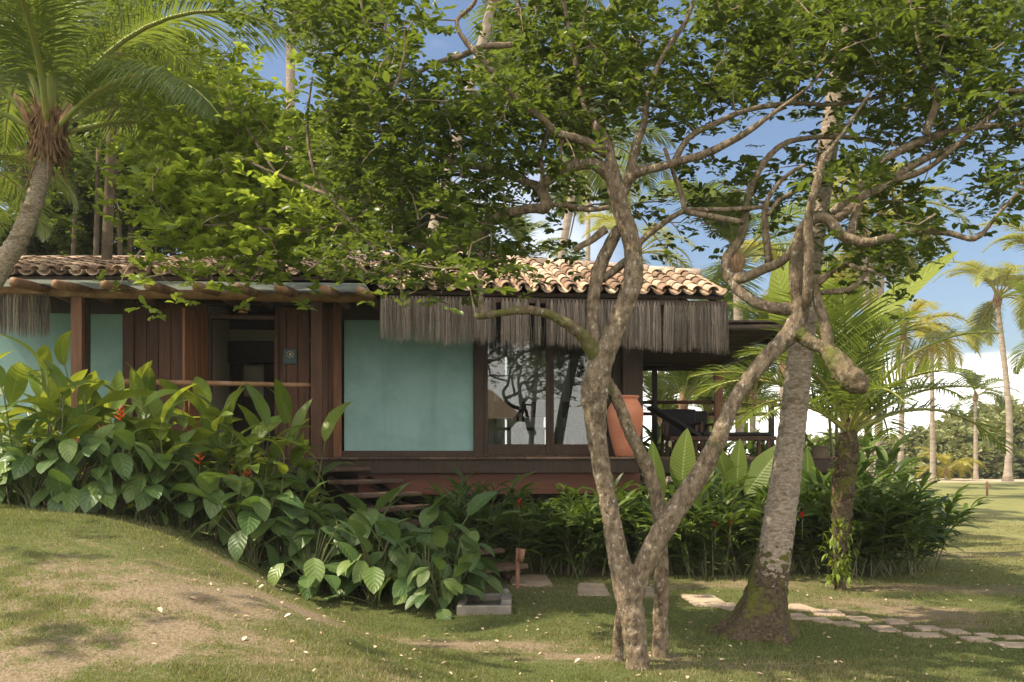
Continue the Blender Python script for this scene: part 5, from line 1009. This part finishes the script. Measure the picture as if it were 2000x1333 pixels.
# ================================================================ FOREST behind the house, left
def forest_mesh(seed, n=260, R=(2.0, 1.6, 1.7), size=.13, m='forest', lumps=12):
    q = np.random.RandomState(seed); L = []
    for _ in range(lumps):
        d = q.normal(size=3); d /= np.linalg.norm(d); c = d * np.array(R) * (.35 + .45 * q.rand()); r = (.45 + .35 * q.rand()) * R[0] * .42
        d = q.normal(size=(n, 3)); d /= np.linalg.norm(d, axis=1)[:, None]; L.append(c + d * (r * (.55 + .5 * q.rand(n)))[:, None] * np.array([1, 1, .8]))
    C = np.concatenate(L); rb = np.clip(.45 + .3 * np.sin(C[:, 0] * 3 + C[:, 2] * 4) + .3 * (q.rand(len(C)) - .5), 0, 1); mb = MB(); sprigs(mb, C, size, 5, size * 1.6, rb=rb); return mb.mesh('crown', M[m])
FM = [forest_mesh(s) for s in (1, 2, 3)]
def ftree(px, py, bx, Y, s, label, k, group, r=.12, meshes=FM, base_z=None, nm='forest_tree'):
    c = P(px, py + (18 if base_z is not None else 0), Y); b = P(bx, 900, Y); b[2] = gz(b[0], Y) if base_z is None else base_z
    t = thing(nm, b, label, 'tree' if 'scrub' not in nm and 'bush' not in nm else 'bush', group); o = link('crown', meshes[k % 3], t); o.location = Vector(c - b); o.scale = (s,) * 3; o.rotation_euler.z = k * 2.1
    mb = MB(); pts = crom([b, b * .5 + c * .5 + [.15 * math.sin(k), 0, 0], c], 5); rad = np.linspace(r, r * .45, len(pts)); mb.tube(pts, rad, 7, wob=.1)
    for a in range(4): e = c + np.array([math.cos(a * 1.7 + k), math.sin(a * 1.7 + k), .5]) * s * 1.1; mb.tube([pts[-4], pts[-4] * .4 + e * .6 + [0, 0, .1], e], [r * .45, r * .25, .01], 5, cap=False)
    mb.build('trunk', M['forestbark'], t); return t
fo = [(40, 120, 40, 21, 1.3, 'forest tree behind the curved palm trunk at the far left edge'), (150, 60, 120, 23.5, 1.3, 'forest tree behind the crown of the curved palm'), (275, 130, 270, 25, 1.2, 'round crowned forest tree against the blue sky at the upper left'), (240, 250, 235, 22, 1.05, 'forest tree under the drooping grey green frond'),
      (420, 290, 430, 24, 1.15, 'forest tree behind the bright young foliage'), (565, 330, 560, 25, 1.05, 'forest tree at the foot of the tall straight palm trunk'), (110, 300, 130, 25, 1.1, 'dim forest tree seen left of the palm heart'), (690, 330, 690, 26, 1.15, 'forest tree behind the roof middle'), (820, 420, 830, 27, 1.0, 'lower forest tree behind the roof middle'),
      (10, 420, 10, 20, .8, 'low dark forest tree beside the curved palm trunk'), (180, 440, 190, 20.5, .8, 'low leafy forest tree just above the left roof ridge'), (340, 430, 350, 20.5, .85, 'low forest tree above the roof ridge under the young foliage'), (500, 430, 520, 21, .85, 'low forest tree above the roof ridge in the middle left'), (650, 450, 660, 21.5, .8, 'low forest tree above the roof ridge near the roof joint'), (900, 440, 900, 30, .8, 'small forest tree peeping above the ridge cap')]
for k, (a, b, c, d, e, f) in enumerate(fo): ftree(a, b, c, d, e, f, k, 'forest trees behind the bungalow')
for px, top, Y, lb in ((40, 230, 18.5, 'bare slim trunk left of the palm heart'), (192, 290, 18.2, 'bare dark trunk right of the curved palm'), (150, 330, 19, 'thin bare stem between palm and dark trunk'), (228, 310, 19.2, 'thin pale stem left of the young foliage'), (262, 300, 19.5, 'leaning bare trunk at the edge of the young foliage')):
    b = P(px - 4, 700, Y); b[2] = .4; t = thing('slim_tree', b, lb, 'tree', 'slim bare trunks in the forest'); mb = MB(); e = P(px, top, Y); pts = crom([b, b * .5 + e * .5 + [.12 * math.sin(px), 0, 0], e], 6); mb.tube(pts, np.linspace(.085, .04, len(pts)), 8, wob=.12); mb.build('trunk', M['forestbark'], t)
    mb = MB(); C = e + rs.normal(size=(110, 3)) * [.6, .5, .5]; sprigs(mb, C, .13, 6, .2); mb.build('crown', M['forest'], t)
c = P(225, 105, 15.5); palm(c, [c[0] - .3, 15.5, .5], 'near', 13, 'grey green palm with drooping fronds right of the curved palm', None, .72, .10, azs=[i * 2.39996 for i in range(13)], els=[math.radians([-35, -10, 20, 0][i % 4]) - .2 for i in range(13)], tm='forestbark')
c = P(-75, 330, 14.5); palm(c, [c[0] - .3, 14.5, .5], 'mid', 12, 'golden palm fronds entering at the left edge above the roof', None, .8, .10)
# understorey: ground cover mass in the forest, and scrub by the beach
def mass(name, boxr, n, size, m, label, cat, zf):
    C = np.stack([rs.uniform(boxr[0], boxr[1], n), rs.uniform(boxr[2], boxr[3], n), np.zeros(n)], 1); C[:, 2] = zf(C) ; mb = MB(); sprigs(mb, C, size, 5, size * 1.5); tag(mb.build(name, M[m]), label, cat, kind='stuff')
mass('undergrowth', (-14, -1.8, 24, 30), 8500, .20, 'forest', 'dense dark undergrowth of the forest behind the roof', 'undergrowth', lambda C: rs.rand(len(C)) * 6.0 * (1 - .04 * (C[:, 0] + 6)))
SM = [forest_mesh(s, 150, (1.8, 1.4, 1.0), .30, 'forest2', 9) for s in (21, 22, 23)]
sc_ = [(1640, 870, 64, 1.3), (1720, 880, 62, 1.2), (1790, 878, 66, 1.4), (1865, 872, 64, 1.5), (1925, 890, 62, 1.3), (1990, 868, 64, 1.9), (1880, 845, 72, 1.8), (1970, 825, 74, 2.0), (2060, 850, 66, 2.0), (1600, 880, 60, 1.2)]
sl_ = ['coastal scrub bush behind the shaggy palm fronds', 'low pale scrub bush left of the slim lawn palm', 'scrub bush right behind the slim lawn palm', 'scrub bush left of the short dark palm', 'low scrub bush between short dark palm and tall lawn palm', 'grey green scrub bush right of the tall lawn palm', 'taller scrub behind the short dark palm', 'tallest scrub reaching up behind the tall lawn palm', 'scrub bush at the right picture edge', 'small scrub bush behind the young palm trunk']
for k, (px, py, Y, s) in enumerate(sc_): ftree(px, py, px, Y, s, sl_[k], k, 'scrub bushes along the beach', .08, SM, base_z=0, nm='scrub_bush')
# ================================================================ BIG LEAVED BED (left)
def clump_mesh(seed, kind):
    q = np.random.RandomState(seed); mb = MB(); sm = MB()
    global rs; keep = rs; rs = q
    if kind == 'cal':        # broad round leaves on thin stalks
        n = 27; az = q.rand(n) * 2 * np.pi; hh = .14 + .66 * q.rand(n) ** .8; rr = .08 + .40 * q.rand(n) * (1.15 - .5 * hh); a3 = np.stack([np.cos(az), np.sin(az), 0 * az], 1)
        C = a3 * rr[:, None] + np.stack([0 * az, 0 * az, hh], 1); pit = .05 - .75 * q.rand(n); up_ = q.rand(n) < .12; pit[up_] = 1.0
        D = a3 * np.cos(pit)[:, None] + np.stack([0 * az, 0 * az, np.sin(pit)], 1)
        for k in range(3):
            sel = np.arange(n) % 3 == k; mb.inst(leaf_tpl(1, .58, .16, .5 + .25 * k, 10, 7, .88, .008), frame(D[sel], UPV(sel.sum()) + q.normal(size=(sel.sum(), 3)) * .28) * (.29 + .15 * q.rand(sel.sum()))[:, None, None], C[sel], q.rand(sel.sum()) ** 1.5)
        for i in range(n): sm.tube(crom([[0.06 * q.normal(), .06 * q.normal(), 0], C[i] * [.45, .45, .6], C[i]], 3), [.008] * 6 + [.006], 5, cap=False)
    elif kind == 'hel':      # tall canes with paddle leaves
        for cne in range(7):
            a = q.rand() * 2 * np.pi; ln = .15 + .25 * q.rand(); H = 1.0 + .5 * q.rand(); b = np.array([.22 * q.normal(), .22 * q.normal(), 0]); tp_ = b + [math.cos(a) * ln * H, math.sin(a) * ln * H, H]; pts = crom([b, b * .5 + tp_ * .5 + [0, 0, .04], tp_], 5); sm.tube(pts, np.linspace(.014, .007, len(pts)), 6, cap=False)
            nl = 5; pa = q.rand() * np.pi
            for i in range(nl):
                f = .40 + .6 * i / (nl - 1); p = np.array([np.interp(f, np.linspace(0, 1, len(pts)), pts[:, j]) for j in range(3)]); az = pa + (i % 2) * np.pi + .4 * q.normal(); el = .35 + .75 * f * q.rand() + (.45 if i == nl - 1 else 0)
                D = np.array([[math.cos(az) * math.cos(el), math.sin(az) * math.cos(el), math.sin(el)]]); pt = p + D[0] * .10; sm.tube([p, pt], .006, 5, cap=False)
                mb.inst(leaf_tpl(1, .30, .22, .7 + .8 * q.rand(), 12, 5, .8, .010), frame(D, UPV(1) + q.normal(size=(1, 3)) * .3) * (.50 + .32 * q.rand()), pt[None], q.rand(1) ** (2.2 if i < nl - 2 else .8))
    elif kind == 'ging':     # arching canes with two ranks of lance leaves
        for cne in range(13):
            a = q.rand() * 2 * np.pi; ln = .15 + .75 * q.rand(); H = .75 + .55 * q.rand(); b = np.array([.2 * q.normal(), .2 * q.normal(), 0]); tp_ = b + [math.cos(a) * ln * H, math.sin(a) * ln * H, H * (1.1 - .35 * ln)]; pts = crom([b, b * .5 + tp_ * .5 + [0, 0, .12], tp_], 5); sm.tube(pts, np.linspace(.010, .005, len(pts)), 5, cap=False)
            nl = 15; ax = tp_ - b; ax /= np.linalg.norm(ax); sd = np.cross(ax, [0, 0, 1.0]); sd /= np.linalg.norm(sd) + 1e-6; c2 = math.cos(q.rand() * 1.5); 
            f = .22 + .78 * np.arange(nl) / (nl - 1); Pp = np.stack([np.interp(f, np.linspace(0, 1, len(pts)), pts[:, j]) for j in range(3)], 1); sg = np.where(np.arange(nl) % 2, 1, -1)[:, None]
            D = sd * sg * (1.1 - .5 * f)[:, None] + ax * (.55 + .6 * f)[:, None] + q.normal(size=(nl, 3)) * .22; mb.inst(leaf_tpl(1, .18, .3, .95, 7, 3, .85), frame(D, UPV(nl) + q.normal(size=(nl, 3)) * .3) * (.26 + .20 * np.sin(f * 2.6))[:, None, None], Pp, np.clip(q.rand(nl) ** 1.6 + .2 * (f - .5), 0, 1))
    rs = keep
    return mb.mesh('foliage', M[{'cal': 'cal', 'hel': 'hel', 'ging': 'ging'}[kind]]), sm.mesh('stems', M['stem'])
CM = {k: [clump_mesh(s + 40, k) for s in range(4)] for k in ('cal', 'hel', 'ging')}
def clump(kind, p, rz, s, label, cat, group, k, name):
    t = thing(name, p, label, cat, group, rz, s); f, s_m = CM[kind][k % 4]; link('foliage', f, t); link('stems', s_m, t); return t
def bedpt(px, py, Y):      # point on the ground under this direction at this distance
    X = (px - 1000) / F * Y; return np.array([X, Y, float(gz(X, Y)) - .02])
gh = 'heliconias growing along the left front of the bungalow'; gc = 'broad leaved plants along the foot of the bed'
hel = [(20, 11.3, .90, 'heliconia at the left picture edge against the teal plaster'), (70, 10.6, .98, 'tallest heliconia with yellow green paddle leaves before the left post'), (135, 11.6, .92, 'heliconia with upright leaf crossing the left front post'), (205, 11.2, .85, 'heliconia under the left end of the handrail'), (260, 11.8, .92, 'heliconia before the plank wall'), (325, 11.4, .88, 'heliconia before the open door leaf'), (400, 12.0, .98, 'heliconia below the dark doorway'), (470, 11.6, .92, 'heliconia in front of the door sill with red flowers'), (545, 12.3, .95, 'bright upright heliconia before the right front post'), (500, 11.1, .75, 'dense heliconia filling the bed under the handrail'), (95, 12.4, .9, 'heliconia behind the tallest one at the left'), (610, 12.6, .62, 'short heliconia at the head of the stair'), (380, 11.1, .8, 'low heliconia with orange flower spike left of the stair')]
for k, (px, Y, s, lb) in enumerate(hel): clump('hel', bedpt(px, 0, Y), k * 1.3, s, lb, 'heliconia', gh, k, 'heliconia')
cal = [(10, 10.5, .98, 'broad leaved plant at the left edge above the mown mound'), (65, 10.2, .85, 'broad leaved plant second from the left edge'), (140, 10.3, 1.0, 'broad leaved plant hanging over the top of the mound'), (215, 10.4, .98, 'broad leaved plant right of the mound top'), (285, 10.5, 1.0, 'broad leaved plant below the first orange flower'), (345, 10.9, .9, 'broad leaved plant left of the bare stalks'), (425, 10.9, 1.0, 'broad leaved plant behind the bare stalks'), (490, 10.6, .95, 'broad leaved plant with pale leaves at the slope foot'), (550, 10.9, 1.05, 'broad leaved plant in the middle of the bed'), (610, 10.5, .95, 'broad leaved plant with drooping round leaves'), (670, 10.9, 1.05, 'broad leaved plant left of the floating steps'), (730, 10.5, .95, 'broad leaved plant below the third step'), (785, 10.8, 1.02, 'broad leaved plant before the lower steps'), (830, 10.3, .9, 'broad leaved plant with one yellow green leaf'), (880, 10.6, .9, 'broad leaved plant beside the lowest step'), (860, 10.0, .62, 'small broad leaved plant nearest the concrete basin'), (585, 11.6, .98, 'broad leaved plant at the head of the stair'), (650, 11.8, .8, 'broad leaved plant under the deck beam'), (760, 11.6, .7, 'broad leaved plant behind the middle steps'), (705, 11.5, 1.2, 'tall broad leaved plant covering the upper steps'), (775, 11.3, 1.15, 'tall broad leaved plant covering the middle steps'), (845, 11.2, 1.12, 'broad leaved plant covering the lower steps'), (890, 11.3, .8, 'broad leaved plant leaning over the last step')]
for k, (px, Y, s, lb) in enumerate(cal): clump('cal', bedpt(px, 0, Y), k * 1.9, s, lb, 'broad leaved plant', gc, k, 'broad_leaved_plant')
fl = [(200, 845, 11.0, 'orange red flower spike left of the bare stalks'), (236, 810, 11.0, 'red flower spike under the plank wall heliconia'), (390, 890, 10.9, 'largest orange flower spike in the bed'), (450, 930, 11.2, 'small orange flower right of the largest spike'), (482, 930, 11.2, 'small orange flower furthest to the right')]
for (px, py, Y, lb) in fl:
    c = P(px, py, Y); t = thing('heliconia_flower', c, lb, 'flower', 'orange heliconia flowers'); mb = MB(); L = .18 if py == 890 else .12; n = 6
    mb.tube([c - [0, 0, L * .6], c + [0, 0, L * .6]], .007, 5)
    for i in range(n):
        z = -L * .5 + L * i / (n - 1); sg = 1 if i % 2 else -1; mb.tube([c + [0, 0, z], c + [sg * .03, -.01, z + .02], c + [sg * .065 * (1.2 - i / n), -.02, z + .055]], [.011, .013, .002], 6, rnd=rs.rand())
    mb.build('bracts', M['flower'], t); mb = MB(); b = c.copy(); b[2] = c[2] - .45; mb.tube([b, c - [0, 0, L * .5]], .006, 5); mb.build('stem', M['stem'], t)
# ================================================================ GINGER HEDGE (right)
gg = 'ginger plants forming the dark hedge'
gi = [(880, 12.9, .80, 'dark ginger plant with spiky top under the deck beam left'), (940, 13.2, .95, 'ginger plant left of the path light'), (1000, 13.0, .80, 'ginger plant right behind the path light'), (1060, 13.3, .85, 'ginger plant behind the round marked stepping stone'), (1120, 13.0, .82, 'ginger plant left of the leaning trunk'), (1185, 13.3, .85, 'ginger plant behind the leaning trunk'), (1245, 13.1, .85, 'ginger plant between the forked trunks'), (1310, 13.2, .82, 'ginger plant right of the crossing trunks'), (1370, 12.9, .85, 'ginger plant with two red blooms'), (1430, 13.2, .98, 'ginger plant below the banana leaves'), (1490, 13.0, .9, 'ginger plant left of the coconut palm trunk'), (1550, 13.3, .95, 'ginger plant behind the coconut palm trunk'), (1600, 13.0, .95, 'ginger plant with red bloom right of the coconut palm'), (1660, 13.4, 1.0, 'ginger plant behind the shaggy palm trunk'), (1700, 13.0, .95, 'ginger plant right of the shaggy palm'), (1745, 13.5, 1.08, 'tall ginger plant with arching leaves toward the lawn'), (1775, 13.1, .9, 'ginger plant at the right end of the hedge, front'), (1800, 13.6, .85, 'outermost ginger plant with leaves over the lawn'),
      (1340, 14.2, .95, 'rear ginger plant beneath the lounger'), (1600, 14.6, 1.2, 'rear ginger plant beside the brown stump'), (1690, 14.8, 1.15, 'rear ginger plant at the lawn side'), (1450, 14.6, 1.0, 'rear ginger plant under the veranda edge'), (900, 13.7, .9, 'rear ginger plant in the shade under the fascia'), (1130, 14.0, .85, 'rear ginger plant under the deck beam middle'), (1250, 14.1, .9, 'rear ginger plant under the deck corner')]
for k, (px, Y, s, lb) in enumerate(gi): clump('ging', bedpt(px, 0, Y), k * 2.3, s, lb, 'ginger plant', gg, k, 'ginger_plant')
for (px, py, Y, lb) in ((1397, 1027, 12.45, 'dull red ginger bloom left of the pair'), (1426, 1024, 12.45, 'bright red ginger bloom right of the pair'), (1567, 1008, 12.4, 'crimson ginger bloom right of the coconut palm'), (1014, 984, 12.6, 'tiny red ginger bloom under the deck beam')):
    c = P(px, py, Y); t = thing('ginger_flower', c, lb, 'flower', 'red ginger blooms'); mb = MB(); n = 26; dv = rs.normal(size=(n, 3)); dv[:, 2] = abs(dv[:, 2]) + .2; mb.inst(leaf_tpl(1, .5, .3, .4, 4, 3), frame(dv, UPV(n)) * (.03 + .02 * rs.rand(n))[:, None, None], c + rs.normal(size=(n, 3)) * [.008, .008, .018], rs.rand(n)); mb.build('petals', M['flowerr'], t)
    mb = MB(); mb.tube([c - [0, 0, .3], c], .006, 5); mb.build('stem', M['stem'], t)
# ================================================================ BANANAS
def banana(p, leaves, label, base=None, Wd=.34):
    base = np.array(p, float); t = thing('banana_plant', base, label, 'banana plant', 'banana plants before the veranda'); mb = MB(); sm = MB(); ri = MB()
    for (bx, by, tx_, ty_, Y, w) in leaves:
        a = P(bx, by, Y); b = P(tx_, ty_, Y - .15); L = np.linalg.norm(b - a); D = ((b - a) / L)[None]; tpl = leaf_tpl(L * 1.04, w, .12, .25, 18, 9, .78, .004)
        side = np.cross(D[0], [0, 1.0, 0]); mb.inst(tpl, frame(D, np.array([[-.55, -.8, .35]])), a[None], np.array([.95 if ty_ < 700 else .45 * rs.rand()])); s0 = base + [0, 0, .25]; sm.tube(crom([s0, s0 * .4 + a * .6 + [0, 0, -.05], a], 4), [.035] * 3 + [.025] * 3 + [.014] * 3, 8, cap=False)  # high leaves take the yellow end of the colour, standing in for sunlight
    mb.build('leaves', M['ban'], t); sm.build('stem', M['stem'], t)
banana(bedpt(1340, 0, 14), [(1332, 960, 1335, 842, 13.9, .40), (1290, 985, 1268, 868, 14, .30), (1310, 1020, 1262, 980, 13.6, .30), (1345, 990, 1390, 905, 14.1, .28)], 'banana plant with one upright oval leaf under the lounger')
banana(bedpt(1445, 0, 14), [(1440, 960, 1440, 862, 13.9, .30), (1455, 970, 1528, 862, 13.7, .42), (1425, 950, 1398, 872, 14, .28), (1450, 1000, 1405, 925, 14.1, .24)], 'banana plant with wide leaf leaning right beside the coconut palm')
banana(bedpt(1590, 0, 14.3), [(1585, 1000, 1572, 880, 14.1, .28), (1595, 990, 1640, 905, 14.3, .26)], 'banana plant half hidden behind the coconut palm trunk')
banana(bedpt(1640, 0, 16), [(1648, 670, 1862, 474, 12.2, .30), (1630, 690, 1565, 480, 15.2, .62), (1612, 720, 1640, 560, 15.6, .5), (1660, 830, 1720, 660, 15, .35)], 'tall banana plant with huge leaf coloured sunlit yellow rising to the right')
banana(bedpt(1555, 0, 16.8), [(1560, 700, 1510, 520, 16.5, .6), (1570, 690, 1640, 545, 16.8, .5), (1555, 660, 1548, 470, 17, .5)], 'tall banana plant behind the forked limb')
# brown stump behind the hedge
b = bedpt(1606, 0, 15.2); t = thing('palm_trunk', b, 'thick brown cut trunk standing behind the hedge near the shaggy palm', 'tree trunk'); mb = MB(); mb.tube([b, b + [0, 0, .8], b + [-.02, 0, 1.5], b + [-.04, 0, 1.72]], [.20, .17, .15, .12], 14, wob=.05); mb.build('trunk', M['forestbark'], t)

gr = 'shrubs behind the veranda'
for k, (x, y, s_2, lb) in enumerate(((2.6, 20.3, 1.5, 'dark shrub behind the veranda beside the pillar'), (3.5, 20.6, 1.6, 'dark shrub behind the veranda between pillar and post'), (4.5, 20.2, 1.7, 'dark shrub behind the veranda post'), (5.4, 19.4, 1.6, 'dark shrub outside the right veranda rail'), (5.2, 17.6, 1.4, 'dark shrub beside the veranda end rail'), (6.2, 18.4, 1.5, 'dark shrub behind the brown cut trunk'))):
    clump('ging', [x, y, 0], k, s_2, lb, 'shrub', gr, k, 'veranda_shrub')

# the far side of the garden behind the viewer (mirrored in the glass doors)
ct = thing('cottage', (3, -20, 0), 'white walled cottage with clay tile roof across the garden, mirrored in the glass doors', 'cottage')
mb = MB(); mb.box((3, -20, 1.7), (9, 5, 3.4)); mb.build('wall', M['cream'], ct, smooth=False)
mb = MB(); mb.slab([[-2, -16.6, 3.1], [8, -16.6, 3.1], [7, -20, 4.7], [-1, -20, 4.7]], .15); mb.slab([[-1, -20, 4.7], [7, -20, 4.7], [8, -23.4, 3.1], [-2, -23.4, 3.1]], .15); mb.build('roof', M['tile'], ct, smooth=False)
for x in (0.5, 4.5): mb = MB(); mb.box((x, -17.46, 1.6), (1.5, .1, 2.2)); mb.build('door', M['wooddk'], ct, smooth=False)
for k, (x, y, h, lb) in enumerate(((-3.5, -11, 6.5, 'palm behind the viewer left of the cottage'), (.5, -13, 8, 'tall palm behind the viewer before the cottage'), (7, -12, 6, 'palm behind the viewer right of the cottage'), (-8, -15, 7.5, 'palm behind the viewer far from the cottage'))):
    palm([x + .4, y, h], [x, y, 0], 'mid', 14, lb, 'palms behind the viewer', 1.0, .14)

hb_ = MB(); hb_.box((0, 60, 9.0), (260, 130, 20.4)); hm = bpy.data.materials.new('haze'); hm.use_nodes = True; ns = hm.node_tree.nodes; ns.remove(ns['Principled BSDF'])
pv = ns.new('ShaderNodeVolumePrincipled'); pv.inputs['Color'].default_value = (0.93, 0.95, 0.97, 1); pv.inputs['Density'].default_value = 0.0006; pv.inputs['Anisotropy'].default_value = 0.2; hm.node_tree.links.new(pv.outputs[0], ns['Material Output'].inputs['Volume'])
tag(hb_.build('haze', hm, smooth=False), 'thin pale sea haze in the air', 'haze', kind='stuff')

t = thing('shade_tree', (-8.6, 5.6, .9), 'tree outside the left edge casting dappled shade on the mound', 'tree')
mb = MB(); mb.tube(crom([[-8.6, 5.6, .8], [-8.4, 5.7, 3.2], [-8.2, 5.7, 5.6]], 5), np.linspace(.16, .08, 11), 8); mb.build('trunk', M['bark'], t)
C = np.array([-7.9, 5.9, 6.4]) + rs.normal(size=(26, 3)) * [1.4, 1.6, .6]; C = np.repeat(C, 6, 0) + rs.normal(size=(156, 3)) * .2
mb = MB(); sprigs(mb, C, .10, 8, .15); mb.build('crown', M['leaf'], t)

for k, (px, py, Y, s2, lb) in enumerate(((1290, 840, 25, 1.1, 'young palm deep behind the veranda beside the pillar'), (1385, 830, 26, 1.2, 'young palm deep behind the veranda post'), (1450, 840, 24, 1.1, 'young palm deep behind the rail end'), (1000, 850, 27, 1.2, 'young palm glimpsed through the left glass door'), (1110, 840, 28, 1.3, 'young palm glimpsed through the right glass door'))):
    c = P(px, py, Y); palm(c, [c[0], Y, 0], 'young', 12, lb, 'young palms', s2, .09, els=[math.radians(15 + 55 * ((i * .618) % 1)) - .5 for i in range(12)], cat='young palm')
